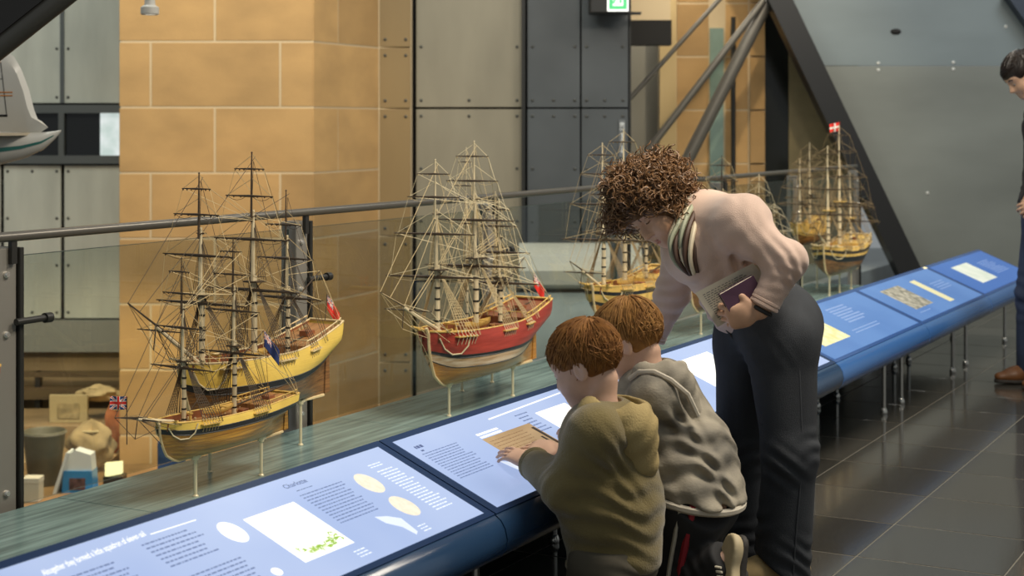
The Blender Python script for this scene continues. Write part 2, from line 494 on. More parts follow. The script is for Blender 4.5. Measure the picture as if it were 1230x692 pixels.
# sandstone wall behind the struts
ws = thing('wall_stone', 'warm sandstone wall with a glass strip behind the slanting struts', 'wall', base=(1.9, 13.5, 0), frame='C', kind='structure')
m = MB(); m.box(1.262, 2.95, 13.503, 13.7, 0, 5.2); m.box(.90, 1.262, 12.603, 12.8, 2.20, 5.2); m.build('wall_core', mortar, ws)
cols_ = [1.35, 1.70, 1.865, 1.89, 2.00, 2.15]
for i in range(len(zj) - 1):
    z1, z0 = zj[i], zj[i + 1]
    if z0 < -.2: continue
    for x0, x1, d in ((1.40, 1.685, 13.5), (1.815, 2.02, 13.5), (2.02, 2.16, 13.46)):
        m = MB(); blk(m, x0, x1, d, max(z0, 0.01), z1); m.build('stone_block', stone, ws)
    if z0 > 2.0:
        for x0, x1 in ((.90, 1.262),):
            m = MB(); blk(m, x0, x1, 12.6, max(z0, 2.216), z1); m.build('stone_block', stone, ws)
m = MB(); m.box(1.26, 1.40, 13.48, 13.55, 0, 5.2); m.build('stone_jamb', mat('pale_jamb', (0.52, 0.38, 0.18), rough=.7), ws)
m = MB(); m.box(1.685, 1.80, 13.46, 13.50, 0, 2.21); m.build('glass_strip', mat('green_glass_strip', (0.22, 0.30, 0.25), rough=.15, var=.2, vscale=4), ws)
m = MB(); m.tube([(1.875, 13.40, 0), (1.875, 13.40, 2.3)], .02, 10); m.build('dark_upright', frame_dark, ws)
m = MB(); m.box(2.16, 2.36, 13.5, 13.55, 0, 5.2); m.build('dark_glazing', mat('dark_glazing', (0.015, 0.016, 0.014), rough=.12), ws)
m = MB(); m.box(2.36, 2.95, 13.48, 13.56, 0, 5.2); m.build('olive_panel', mat('olive_panel', (0.20, 0.16, 0.08), rough=.6, var=.2, vscale=3), ws)

# big leaning grey wall on the right
wr = thing('wall_right', 'huge plain grey sheet wall with a slanting black edge on the right', 'wall', base=(4.5, 13.0, 0), frame='C', kind='structure')
grey = mat('grey_wall_sheet', (0.175, 0.185, 0.165), rough=.45, var=.16, vscale=1.1, stretch=(.6, 1, 1.5), bump=.03, bscale=200)
def sx(z, off=0): return 2.06 + (2.44 - z) * (3.23 - 2.06) / 2.44 + off
for z0, z1 in ((0, 1.870), (1.874, 4.0)):
    m = MB(); m.prism([(sx(z0, .10), z0), (8.5, z0), (8.5, z1), (sx(z1, .10), z1)], 13.0, 13.05); m.build('wall_sheet', grey if z0 == 0 else mat('bluish_wall_sheet', (0.165, 0.195, 0.20), rough=.42, var=.14, vscale=1.1, stretch=(.6, 1, 1.5)), wr)
m = MB(); m.prism([(sx(0), -0.02), (sx(0, .20), -0.02), (sx(4.0, .20), 4.0), (sx(4.0), 4.0)], 12.80, 13.02)
m.build('slanting_edge_beam', mat('black_steel', (0.014, 0.014, 0.014), rough=.35), wr)
m = MB(); m.prism([(4.02, 2.44), (4.30, 2.44), (4.72, 1.6), (4.62, 1.6)], 12.85, 12.98); m.build('dark_slanting_fin', mat('navy_steel', (0.03, 0.04, 0.06), rough=.4), wr)
m = MB(); r = .014
rivets(m, [((x - 615) * 13 / 1900, 1.4 - (y - 148) * 13 / 1900) for x, y in ((970, 77), (970, 85), (1055, 76), (1055, 84), (1145, 75), (1145, 83), (950, 33), (1208, 32), (1114, 232), (990, 122))], 13.0, r)
m.build('rivet_set', mat('pale_rivet', (0.5, 0.5, 0.46), rough=.4), wr, kind='stuff')
m = MB(); m.ball(at(1076, 38, 13.0), .035, sc=(1.3, .6, .7)); m.build('wall_sensor', black_gap, wr)
m = MB(); m.prism([(sx(0, .1), -.01), (8.5, -.01), (8.5, .06), (sx(.06, .1), .06)], 12.975, 13.0); m.build('wall_skirting', frame_dark, wr)
# right-hand side wall, out of view past the man
# slanting steel struts
for nm, p0, p1, r, D, lb in (('strut', (740, 137), (885, -24), .019, 12.86, 'thin upper of the three slanting steel struts'),
                             ('strut', (760, 205), (930, -16), .029, 12.90, 'middle one of the three slanting steel struts'),
                             ('strut', (800, 243), (935, -24), .053, 12.96, 'thickest of the three slanting steel struts')):
    a, b = at(*p0, D), at(*p1, D)
    d = b - a
    a = a - d * ((a[2] - .2) / d[2]); b = a + d * (((2.60 if r < .02 else 2.40) - a[2]) / d[2])
    t = thing(nm, lb + ' in front of the stone wall', 'strut', tuple(a), 'C')
    m = MB(); m.tube([a, b], r, 14); m.build('strut_tube', mat('strut_steel', (0.17, 0.155, 0.13), rough=.35, metal=.5), t)
    m = MB(); m.lathe([(r * 1.6, -.005), (r * 1.6, .02), (r * 1.1, .06)], tuple(a), 12); m.build('strut_foot', frame_dark, t)

# ------------------------------------------------------------------ balustrade
GV = 3.425
bal = thing('balustrade', 'glass balustrade with steel posts and a round steel handrail behind the ships', 'railing', (2.0, GV, 0))
post_m = mat('brushed_steel_post', (0.27, 0.26, 0.235), rough=.42, metal=.45)
rail_m = mat('dark_handrail', (0.16, 0.15, 0.13), rough=.3, metal=.6)
bolt_m = mat('bright_bolt', (0.75, 0.74, 0.70), rough=.25, metal=.8)
gm = glass_mat('balustrade_glass', (0.86, 0.885, 0.86), 1.52)
m = MB(); m.tube([(-1.4, GV - .03, 1.078), (11.6, GV - .03, 1.078)], .0145, 14); m.build('handrail', rail_m, bal)
PU = [3.28 + 1.405 * k for k in range(-3, 7)]
for u in PU:
    m = MB()
    m.box(u - .055, u + .012, GV - .02, GV + .05, -.15, 1.045, .003)
    p = m.build('post', post_m, bal)
    m = MB(); m.box(u + .016, u + .032, GV - .03, GV + .06, -.15, 1.045, .002); m.build('post_flange', frame_dark, p)
    m = MB(); m.box(u - .02, u + .0, GV - .035, GV - .02, 1.0, 1.07); m.build('rail_bracket', frame_dark, p)
    for z in (.35, .80, .97):
        m = MB(); m.lathe([(.010, 0), (.010, -.006), (.007, -.010)], (u - .028, GV - .02, z), 10, axis='y'); m.build('bolt', bolt_m, p)
    m = MB(); m.tube([(u - .01, GV - .04, .835), (u + .12, GV - .04, .835)], .010, 10); m.lathe([(.015, u + .10), (.015, u + .125), (.008, u + .128)], (0, GV - .04, .835), 12, axis='x')
    m.build('glass_clamp', frame_dark, p)
for u0, u1 in zip(PU[:-1], PU[1:]):
    m = MB(); m.box(u0 + .055, u1 - .075, GV, GV + .012, .30, 1.018); m.build('glass_pane', gm, bal)
    m = MB()
    for ue in (u0 + .054, u1 - .076): m.box(ue, ue + .0015, GV - .0005, GV + .0125, .30, 1.018)
    m.box(u0 + .055, u1 - .075, GV - .0005, GV + .0125, 1.018, 1.0195)
    m.build('glass_edge', mat('glass_edge', (0.05, 0.07, 0.06), rough=.2), bal)

# ------------------------------------------------------------------ long slate shelf
slate = mat('blue_green_slate', (0.245, 0.365, 0.355), rough=.26, col2=(0.105, 0.160, 0.158), vscale=6.5, stretch=(.40, 6, 1), detail=9, spec=.5)
sh = thing('display_shelf', 'long blue-green slate shelf in slabs that carries the model ships', 'shelf', (5.0, 2.9, .0))
for k in range(-1, 6):
    u0 = 2.0 + 1.41 * k
    m = MB(); m.box(u0 + .0015, u0 + 1.41 - .0015, 2.30, GV - .058, .27, .31, .0015); m.build('shelf_slab', slate, sh)
m = MB(); m.box(.6, 10.4, 3.12, GV - .06, 0, .27); m.build('shelf_plinth', mat('dark_plinth', (0.03, 0.03, 0.03), rough=.6), sh)

# ------------------------------------------------------------------ display benches with backlit panels
VF, ZF, VB, ZB = 1.92, .427, 2.269, .576
PL = sqrt((VB - VF) ** 2 + (ZB - ZF) ** 2)
NV = np.array([0, -(ZB - ZF), (VB - VF)]) / PL
def PP(u, t, h=0.0):
    """a point on the sloping panel plane, h above it"""
    return np.array([u, VF + (VB - VF) * t, ZF + (ZB - ZF) * t]) + NV * h
def pslab(mb, pts, h0, h1):
    n = len(pts)
    mb.add([PP(u, t, h0) for u, t in pts] + [PP(u, t, h1) for u, t in pts],
           [tuple(range(n - 1, -1, -1)), tuple(range(n, 2 * n))] + [(i, (i + 1) % n, n + (i + 1) % n, n + i) for i in range(n)])
def prect(mb, u0, u1, t0, t1, h0=.0012, h1=.0016): pslab(mb, [(u0, t0), (u1, t0), (u1, t1), (u0, t1)], h0, h1)
def oval(mb, u, t, ru, rt, h0=.0012, h1=.0017, n=28): pslab(mb, [(u + ru * cos(2 * pi * k / n), t + rt * sin(2 * pi * k / n)) for k in range(n)], h0, h1)
RT = random.Random(5)
def column(mb, u0, u1, t0, t1, lines, ragged=.25, slant=0.0, thick=.30):
    """a block of small print: bars the length of words"""
    dt = (t1 - t0) / lines
    for i in range(lines):
        t = t0 + dt * i; u = u0 + slant * i
        end = (u1 + slant * i) - RT.random() * ragged * (u1 - u0)
        while u < end - .004:
            w = RT.uniform(.004, .016); w = min(w, end - u)
            prect(mb, u, u + w, t, t + dt * thick); u += w + .0035
def letters(name, txt, u, t, size, mt, par, shear=0.0, rise=0.0, wide=1.0):
    vs_, fs = text_mb(txt, size, shear)
    mb = MB()
    mb.add([PP(u + x * wide, t + (y + rise * x) / PL, .0018) for x, y, z in vs_], fs)
    return mb.build(name, mt, par, smooth=False)

navy = mat('navy_gloss_paint', (0.022, 0.060, 0.135), rough=.22, coat=.6)
navy_far = mat('navy_gloss_paint_bright', (0.05, 0.17, 0.47), rough=.22, coat=.7)  # same paint on the far benches, light reflections put into a brighter base
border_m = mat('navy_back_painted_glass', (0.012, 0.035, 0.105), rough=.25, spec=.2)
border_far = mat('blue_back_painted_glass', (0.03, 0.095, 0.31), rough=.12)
lit_pale = emis('pale_blue_print', (0.37, 0.48, 0.78), .86, .22, col2=(0.47, 0.57, 0.83), vscale=2.4, base=(.10, .13, .2))
lit_white = emis('white_print', (1.0, 0.99, 0.94), 1.05)
lit_ink = emis('blue_ink_print', (0.10, 0.14, 0.30), .75)
lit_ink2 = emis('grey_ink_print', (0.16, 0.22, 0.42), .75)
lit_soft = emis('soft_white_print', (0.80, 0.86, 0.94), 1.0)
lit_cream = emis('cream_print', (0.90, 0.82, 0.66), .95, col2=(0.80, 0.70, 0.55), vscale=60)
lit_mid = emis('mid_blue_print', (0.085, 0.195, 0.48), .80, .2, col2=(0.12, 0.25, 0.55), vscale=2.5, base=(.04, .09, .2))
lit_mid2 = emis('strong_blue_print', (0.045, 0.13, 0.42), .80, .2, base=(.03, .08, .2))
lit_line = emis('light_blue_print', (0.30, 0.42, 0.68), .8)
lit_yellow = emis('yellow_print', (0.85, 0.75, 0.30), .85, col2=(0.95, 0.92, 0.62), vscale=25)
lit_photo = emis('sepia_print', (0.55, 0.50, 0.38), .8, col2=(0.10, 0.11, 0.09), vscale=30)
lit_green = emis('green_plant_print', (0.30, 0.52, 0.05), .85, col2=(0.50, 0.68, 0.14), vscale=90)
steel_leg = mat('polished_leg', (0.62, 0.60, 0.55), rough=.22, metal=.9)

labels = ['nearest blue display bench, with a white plant picture and the heading Charlotte',
          'second display bench, with a brown parchment picture under a boy\'s hand',
          'third display bench, half hidden behind the stooping woman and the boys',
          'display bench with a yellow map, just right of the woman\'s jeans',
          'display bench with a sepia photograph and a long yellow strip',
          'last display bench at the far end, with one cream picture']
prof = [(1.922, .424), (1.905, .412), (1.893, .392), (1.887, .366), (1.892, .340), (1.908, .320), (1.935, .308), (1.98, .306), (2.12, .330), (2.235, .40), (2.272, .48), (2.276, .572)]
benches = []
for k in range(6):
    u0, u1 = 2.02 + 1.42 * k, 3.44 + 1.42 * k
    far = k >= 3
    t = thing('display_bench', labels[k], 'bench', ((u0 + u1) / 2, 2.1, 0), group=None)
    benches.append(t)
    a, b = u0 + .003, u1 - .003
    m = MB(); n = len(prof)
    m.add([(a, y, z) for y, z in prof] + [(b, y, z) for y, z in prof],
          [tuple(range(n)), tuple(range(2 * n - 1, n - 1, -1))] + [(i + 1, i, n + i, n + i + 1) for i in range(n - 1)] + [(0, n - 1, 2 * n - 1, n)])
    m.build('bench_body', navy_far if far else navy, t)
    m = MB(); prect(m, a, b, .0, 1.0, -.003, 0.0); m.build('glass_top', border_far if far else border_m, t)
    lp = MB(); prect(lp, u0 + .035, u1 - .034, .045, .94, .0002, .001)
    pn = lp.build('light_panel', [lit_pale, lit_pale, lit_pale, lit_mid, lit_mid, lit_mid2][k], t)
    for ul in (u0 + .16, u1 - .16):
        for v_, own, zt in ((2.07, t, .335), (2.40, sh, .27)):
            g = MB(); g.tube([(ul, v_, .006), (ul, v_, zt)], .0105, 12)
            lg = g.build('leg', steel_leg, own)
            g = MB(); g.lathe([(.017, 0), (.019, .012), (.014, .026), (.011, .030)], (ul, v_, 0), 12); g.build('leg_foot', steel_leg, lg)
    if k == 0:
        letters('title_lettering', 'Altogether they formed a little squadron of eleven sail', 2.195, .798, .0245, lit_white, pn, .28, .03, .555)
        q = MB(); pslab(q, [(2.505, .835), (2.645, .829), (2.645, .836), (2.505, .842)], .0012, .0016); q.build('title_rule', lit_white, pn)
        q = MB()
        column(q, 2.22, 2.375, .735, .08, 18, .2); column(q, 2.455, 2.62, .785, .53, 7, .2); column(q, 2.455, 2.64, .45, .06, 11, .2)
        column(q, 2.975, 3.145, .745, .39, 12, .12)
        q.build('small_print', lit_ink2, pn, kind='stuff')
        q = MB(); oval(q, 2.688, .645, .030, .105); q.build('shell_picture', lit_white, pn)
        q = MB(); oval(q, 2.66, .25, .014, .035); q.build('small_shell_picture', lit_white, pn)
        q = MB()
        for j in range(16):
            an = 2 * pi * j / 16
            pslab(q, [(2.688 + .008 * cos(an), .645 + .028 * sin(an)), (2.688 + .026 * cos(an - .06), .645 + .09 * sin(an - .06)), (2.688 + .026 * cos(an + .06), .645 + .09 * sin(an + .06))], .0018, .002)
        q.build('shell_ribs', emis('shell_shade_print', (0.66, 0.71, 0.82), .9), pn, kind='stuff')
        q = MB(); prect(q, 2.752, 2.936, .232, .712); pp = q.build('plant_picture', lit_white, pn)
        q = MB(); R2 = random.Random(3)
        for j in range(95):
            fx = R2.random(); uu = 2.775 + .15 * fx; tt = .265 + .05 * R2.random() + .05 * abs(fx - .5)
            if fx > .75 and R2.random() < .6: tt = .30 + .08 * R2.random()
            if fx < .12: tt = .30 + .07 * R2.random()
            an = R2.uniform(0, pi); r = R2.uniform(.004, .010)
            pslab(q, [(uu + r * cos(an), tt + r * 2.4 * sin(an)), (uu - .002 * sin(an), tt + .005 * cos(an)), (uu - r * cos(an), tt - r * 2.4 * sin(an)), (uu + .002 * sin(an), tt - .005 * cos(an))], .0020, .0023)
        q.build('printed_leaves', lit_green, pp, kind='stuff') if False else q.build('printed_leaves', lit_green, pn, kind='stuff')
        letters('heading_lettering', 'Charlotte', 2.965, .835, .022, lit_ink, pn)
        q = MB(); column(q, 2.985, 3.045, .792, .775, 1, 0); q.build('subtitle_print', lit_ink, pn, kind='stuff')
        for tt in (.645, .355):
            q = MB(); oval(q, 3.212, tt, .034, .115); q.build('shell_picture', lit_cream, pn)
        q = MB(); column(q, 3.285, 3.345, .80, .75, 2, .05); column(q, 3.285, 3.37, .72, .20, 17, .25)
        q.build('caption_print', lit_soft, pn, kind='stuff')
        q = MB(); pslab(q, [(3.085, .36), (3.12, .33), (3.15, .27), (3.14, .12), (3.125, .10), (3.118, .20), (3.09, .28)], .0012, .0016); q.build('feather_picture', emis('feather_print', (0.72, 0.79, 0.92), .95), pn)
        q = MB(); column(q, 3.16, 3.20, .16, .08, 3, .3); column(q, 2.90, 2.95, .17, .09, 3, .3); q.build('caption_print', lit_soft, pn, kind='stuff')
    elif k == 1:
        q = MB(); column(q, 3.515, 3.555, .83, .78, 1, 0, thick=.6); column(q, 3.52, 3.54, .775, .75, 1, 0, thick=.6); q.build('heading_print', lit_ink, pn, kind='stuff')
        q = MB(); column(q, 3.505, 3.685, .735, .38, 13, .15); column(q, 4.05, 4.13, .80, .52, 7, .3); q.build('small_print', lit_ink2, pn, kind='stuff')
        q = MB(); pslab(q, [(3.93, .845), (4.40, .875), (4.40, .888), (3.93, .858)], .0012, .0016); column(q, 3.79, 3.91, .745, .67, 2, .1, thick=.6); q.build('title_print', lit_white, pn, kind='stuff')
        q = MB(); prect(q, 4.15, 4.345, .28, .755); q.build('white_picture', lit_white, pn)
        q = MB(); prect(q, 3.785, 4.058, .275, .675); pc = q.build('parchment_picture', emis('parchment_print', (0.62, 0.42, 0.22), .62, col2=(0.46, 0.29, 0.14), vscale=9), pn)
        q = MB()
        for j in range(9): column(q, 3.80, 4.0, .63 - .035 * j, .605 - .035 * j, 1, .1, thick=.3)
        q.build('parchment_lines', emis('sepia_ink', (0.30, 0.17, 0.08), .6), pn, kind='stuff')
        q = MB(); pslab(q, [(4.035, .62), (4.05, .62), (4.052, .33), (4.04, .33)], .0020, .0024); pslab(q, [(4.015, .50), (4.025, .50), (4.03, .30), (4.02, .30)], .0020, .0024); q.build('quill_print', emis('dark_quill', (0.06, 0.04, 0.03), .5), pn)
        q = MB(); pslab(q, [(3.72, .42), (3.75, .38), (3.775, .27), (3.755, .10), (3.74, .09), (3.745, .22), (3.73, .33)], .0012, .0016); q.build('feather_picture', emis('feather_print', (0.72, 0.79, 0.92), .95), pn)
    elif k == 2:
        q = MB(); column(q, 4.93, 5.12, .80, .40, 13, .15); q.build('small_print', lit_ink2, pn, kind='stuff')
        q = MB(); prect(q, 5.22, 5.55, .22, .78); q.build('white_picture', lit_white, pn)
        q = MB(); column(q, 5.72, 6.10, .80, .35, 14, .2); q.build('caption_print', lit_soft, pn, kind='stuff')
    elif k == 3:
        q = MB(); prect(q, 6.43, 6.79, .262, .63); q.build('yellow_map', lit_yellow, pn)
        q = MB(); column(q, 7.02, 7.32, .80, .44, 7, .2, thick=.5); column(q, 6.90, 7.32, .34, .24, 2, .1); q.build('small_print', lit_line, pn, kind='stuff')
    elif k == 4:
        q = MB(); prect(q, 7.925, 8.27, .262, .795); q.build('sepia_photograph', lit_photo, pn)
        q = MB(); prect(q, 8.50, 8.60, .165, .79); q.build('yellow_strip', emis('pale_yellow_strip', (0.80, 0.74, 0.42), .85), pn)
        q = MB(); column(q, 8.70, 8.98, .62, .40, 4, .2); column(q, 7.90, 8.10, .19, .15, 1, .1); q.build('small_print', lit_line, pn, kind='stuff')
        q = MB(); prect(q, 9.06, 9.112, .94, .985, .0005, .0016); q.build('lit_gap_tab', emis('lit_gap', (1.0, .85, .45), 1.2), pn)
    else:
        q = MB(); prect(q, 9.45, 9.845, .25, .785); q.build('cream_picture', emis('cream_map_print', (0.66, 0.72, 0.60), .85, col2=(0.80, 0.82, 0.70), vscale=12), pn)
        q = MB(); column(q, 10.0, 10.35, .70, .30, 9, .3); q.build('small_print', lit_line, pn, kind='stuff')
# ------------------------------------------------------------------ model ships
rope_tan = mat('tan_rope', (0.50, 0.40, 0.22), rough=.8)
rope_pale = mat('pale_rope', (0.66, 0.58, 0.38), rough=.8)
rope_brown = mat('brown_rope', (0.26, 0.19, 0.095), rough=.8)
rope_dark = mat('dark_rope', (0.055, 0.040, 0.026), rough=.8)
spar_dark = mat('dark_spar', (0.060, 0.040, 0.024), rough=.45)
spar_pale = mat('pale_spar', (0.66, 0.57, 0.38), rough=.5, var=.12, vscale=30)
band_black = mat('black_band', (0.015, 0.014, 0.012), rough=.5)
deck_wood = mat('deck_wood', (0.36, 0.18, 0.065), rough=.6, var=.3, vscale=14, stretch=(.3, 9, 1))
red_wood = mat('reddish_deck_wood', (0.24, 0.085, 0.035), rough=.55, var=.3, vscale=20)
gold_wood = mat('gilt_wood', (0.66, 0.44, 0.12), rough=.45, var=.2, vscale=30)
keel_pale = mat('pale_keel_wood', (0.66, 0.53, 0.30), rough=.5, var=.15, vscale=20)
hull_gold = mat('golden_planking', (0.52, 0.275, 0.042), rough=.28, col2=(0.25, 0.115, 0.018), vscale=7, stretch=(.7, 6, 16), bump=.35, bscale=8, bstretch=(.8, 4, 26), coat=.25)
hull_brown = mat('brown_planking', (0.33, 0.155, 0.045), rough=.32, col2=(0.11, 0.05, 0.018), vscale=7, stretch=(.7, 6, 16), bump=.35, bscale=8, bstretch=(.8, 4, 26), coat=.25)
hull_orange = mat('worn_orange_planking', (0.60, 0.285, 0.045), rough=.28, col2=(0.38, 0.155, 0.024), vscale=6, stretch=(.7, 4, 14), bump=.35, bscale=8, bstretch=(.8, 4, 26), coat=.3)
hull_white = mat('worn_white_band', (0.78, 0.63, 0.46), rough=.35, col2=(0.50, 0.30, 0.14), vscale=7, stretch=(.8, 4, 14), bump=.2, bscale=8, bstretch=(.8, 4, 26))
paint_yellow = mat('yellow_hull_paint', (0.78, 0.56, 0.12), rough=.4, var=.08, vscale=12, bump=.12, bscale=8, bstretch=(.8, 4, 26))
paint_red = mat('red_hull_paint', (0.36, 0.050, 0.034), rough=.38, var=.25, vscale=9, stretch=(.6, 4, 6), bump=.12, bscale=8, bstretch=(.8, 4, 26))
paint_black = mat('black_hull_paint', (0.022, 0.024, 0.026), rough=.4, var=.3, vscale=12)
brass = mat('pale_brass', (0.80, 0.72, 0.50), rough=.3, metal=.35)
flag_red = mat('flag_red', (0.72, 0.035, 0.025), rough=.8)
flag_white = mat('flag_white', (0.85, 0.84, 0.80), rough=.8)
flag_blue = mat('flag_blue', (0.02, 0.04, 0.16), rough=.8)
SHZ = .31

def smooth01(a, b, x):
    t = min(1, max(0, (x - a) / (b - a))); return t * t * (3 - 2 * t)

class Hull:
    def __init__(s, L, B, zk, Dp, bow=2.4, sheer=(.12, .30)):
        s.L, s.B, s.zk, s.Dp, s.bow, s.sh = L, B, zk, Dp, bow, sheer
    def rail(s, q):
        return s.zk + s.Dp * (1 + (s.sh[0] * ((q - .42) / .58) ** 2 if q > .42 else s.sh[1] * ((.42 - q) / .42) ** 1.7))
    def p(s, q, t, side=1, inset=1.0):
        zr = s.rail(q)
        zb = s.zk + s.Dp * .22 * max(0, (q - .86) / .14) ** 2
        z = zb + t * (zr - zb)
        if q > .55:
            x_ = (q - .55) / .45
            F = max(0, 1 - x_ ** (s.bow * (.55 + .65 * t))) ** (.80 - .28 * t)
        else:
            x_ = (.55 - q) / .55
            st = .04 + .64 * smooth01(.38, .80, t)
            F = 1 - (1 - st) * x_ ** (1.6 + 1.1 * smooth01(.3, .8, t))
        v = abs(q - .5) * 2
        g = (1 - (1 - min(1, t / .58)) ** 2.8) ** .62 if t < .58 else 1 - .10 * ((t - .58) / .42) ** 2
        g2 = min(1, (t / .75)) ** .85
        g = g * (1 - v ** 3 * .8) + g2 * v ** 3 * .8
        w = s.B / 2 * F * g * inset
        x = (q - .5) * s.L - s.L * .05 * (1 - t) ** 2.2 * smooth01(.8, 1, q) + s.L * .025 * smooth01(.6, 1, t) * smooth01(.15, 0, q) * -1
        return np.array([x, side * max(w, .0035 if q > .99 else w), z])

def flag_mesh(name, parent, org, dirx, w, h, kind, droop=.0, ph=0.0):
    """a rippled flag hoisted at org, flying along dirx; union / ensign pattern per face"""
    nu, nv = 30, 18
    mb = MB(); dx = np.array(dirx, float); dx /= np.linalg.norm(dx); sd = np.cross(dx, [0, 0, 1.])
    pts = []
    for i in range(nu + 1):
        for j in range(nv + 1):
            u, v = i / nu, j / nv
            p = np.array(org) + dx * (u * w * (1 - .45 * droop)) + np.array([0, 0, -v * h - droop * w * .75 * u]) + sd * (.09 * w * sin(u * 9 + v * 1.4 + ph) * (u + .1))
            pts.append(p)
    o0 = len(mb.v)
    mb.v += [tuple(p) for p in pts]
    def union(u, v):
        a, b = abs(u - .5), abs(v - .5)
        if a < .06 or b < .10: return 0
        if a < .11 or b < .17: return 1
        d = min(abs(u - v), abs(u - (1 - v)))
        if d < .035: return 0
        if d < .105: return 1
        return 2
    for i in range(nu):
        for j in range(nv):
            u, v = (i + .5) / nu, (j + .5) / nv
            if kind == 'union': c = union(u, v)
            elif kind == 'red': c = union(u / .5, v / .5) if (u < .5 and v < .5) else 0
            elif kind == 'blue': c = union(u / .5, v / .5) if (u < .5 and v < .5) else 2
            else: c = 1 if (abs(u - .5) < .08 or abs(v - .5) < .1) else 0
            mb.f.append([i * (nv + 1) + j, (i + 1) * (nv + 1) + j, (i + 1) * (nv + 1) + j + 1, i * (nv + 1) + j + 1]); mb.mi.append(c)
    o = mb.build(name, [flag_red, flag_white, flag_blue], parent)
    md = o.modifiers.new('cloth', 'SOLIDIFY'); md.thickness = .0008
    return o

def make_ship(label, u, v, L, B, zk, Dp, masts, sprit, bands, rope=None, run=None, keel=None, railm=None, deck=None, spar=None,
              flags=(), group=None, brace=.12, posts=(.25, .75), bow=2.4, sheer=(.12, .30), boat=True, rs=1.0, lower=None, ropes=True, strop=True):
    rope = rope or rope_dark; run = run or rope_tan; keel = keel or keel_pale; railm = railm or gold_wood
    deck = deck or deck_wood; spar = spar or spar_dark; lower = lower or spar_pale
    root = thing('model_ship', label, 'model ship', (u, v, SHZ), rz=pi, group=group)
    root['_b'] = [0, 0, 0]
    H = Hull(L, B, zk, Dp, bow, sheer)
    k = L / .8
    # planked bands of the hull, both sides
    for nm, t0, t1, mt in bands:
        m = MB()
        for sd in (1, -1):
            n0 = len(m.v); nu, nv = 34, max(1, int((t1 - t0) * 14))
            P = [H.p(i / nu, t0 + (t1 - t0) * j / nv, sd) for i in range(nu + 1) for j in range(nv + 1)]
            F = [(i * (nv + 1) + j, (i + 1) * (nv + 1) + j, (i + 1) * (nv + 1) + j + 1, i * (nv + 1) + j + 1) for i in range(nu) for j in range(nv)]
            if sd > 0: F = [f[::-1] for f in F]
            m.add(P, F)
        # transom strip
        nv = max(1, int((t1 - t0) * 14))
        for j in range(nv):
            a, b = t0 + (t1 - t0) * j / nv, t0 + (t1 - t0) * (j + 1) / nv
            m.quad(H.p(0, a, 1), H.p(0, a, -1), H.p(0, b, -1), H.p(0, b, 1))
        m.build(nm, mt, root)
    # rubbing strakes
    m = MB()
    for tt in (bands[1][1], bands[1][2]):
        for sd in (1, -1):
            m.tube([H.p(i / 30, tt, sd) for i in range(31)], .0022 * k, 4)
    m.build('rubbing_strake', paint_black, root)
    # inner bulwark, deck, cap rail
    td = .80
    m = MB()
    for sd in (1, -1):
        nu = 30
        P = [H.p(.01 + .975 * i / nu, t, sd, .93) for i in range(nu + 1) for t in (td - .04, 1.0)]
        m.add(P, [(2 * i, 2 * i + 2, 2 * i + 3, 2 * i + 1) for i in range(nu)])
    m.build('inner_bulwark', red_wood, root)
    m = MB(); nu = 30
    P = [H.p(.01 + .975 * i / nu, td, sd, .94) for i in range(nu + 1) for sd in (1, -1)]
    m.add(P, [(2 * i, 2 * i + 1, 2 * i + 3, 2 * i + 2) for i in range(nu)])
    m.build('deck', deck, root)
    for q0, q1, tq, nm in ((.015, .27, .97, 'quarterdeck'), (.82, .975, .93, 'forecastle_deck')):
        m = MB(); nu = 10
        P = [H.p(q0 + (q1 - q0) * i / nu, tq, sd, .93) for i in range(nu + 1) for sd in (1, -1)]
        m.add(P, [(2 * i, 2 * i + 1, 2 * i + 3, 2 * i + 2) for i in range(nu)])
        qq = q1 if q0 < .5 else q0
        m.quad(H.p(qq, td, 1, .93), H.p(qq, td, -1, .93), H.p(qq, tq, -1, .93), H.p(qq, tq, 1, .93))
        m.build(nm, deck, root)
    m = MB()
    for sd in (1, -1):
        m.tube([H.p(i / 36, 1.0, sd, .97) for i in range(37)], .0042 * k, 5)
    m.tube([H.p(0, 1.0, 1), H.p(0, 1.0, -1)], .005 * k, 5)
    m.build('cap_rail', railm, root)
    # quarterdeck rail on stanchions
    m = MB()
    for sd in (1, -1):
        Q = [H.p(.02 + .28 * i / 9, 1.0, sd, .96) for i in range(10)]
        for q in Q: m.tube([q, q + [0, 0, .020 * k]], .0013 * k, 4)
        m.tube([q + [0, 0, .020 * k] for q in Q], .0025 * k, 5)
    q0, q1 = H.p(.28, .97, 1, .9), H.p(.28, .97, -1, .9)
    for i in range(9):
        q = q0 + (q1 - q0) * i / 8; m.tube([q, q + [0, 0, .024 * k]], .0014 * k, 4)
    m.tube([q0 + [0, 0, .024 * k], q1 + [0, 0, .024 * k]], .0022 * k, 5)
    m.build('deck_railing', railm, root)
    # keel, stem and rudder
    m = MB()
    line = [H.p(1.0, t) * [1, 0, 1] for t in (1.08, .9, .75, .6, .45, .3, .15, .05, 0)] + [H.p(q, 0) * [1, 0, 1] for q in (.97, .93, .88, .7, .5, .3, .1, .0)]
    line[0] = line[0] + [.02 * L, 0, 0]
    m.tube(line, .0062 * k, 6); m.build('keel', keel, root)
    a, b = H.p(0, .02) * [1, 0, 1], H.p(0, .85) * [1, 0, 1]
    m = MB(); m.prism([(a[0] - .004, a[2]), (a[0] - .036 * k, a[2] + .002), (a[0] - .034 * k, a[2] + .35 * (b[2] - a[2])), (b[0] - .016 * k, b[2]), (b[0] - .004, b[2])], -.004 * k, .004 * k)
    m.build('rudder', bands[0][3], root)
    # stern windows and gallery mouldings
    m = MB()
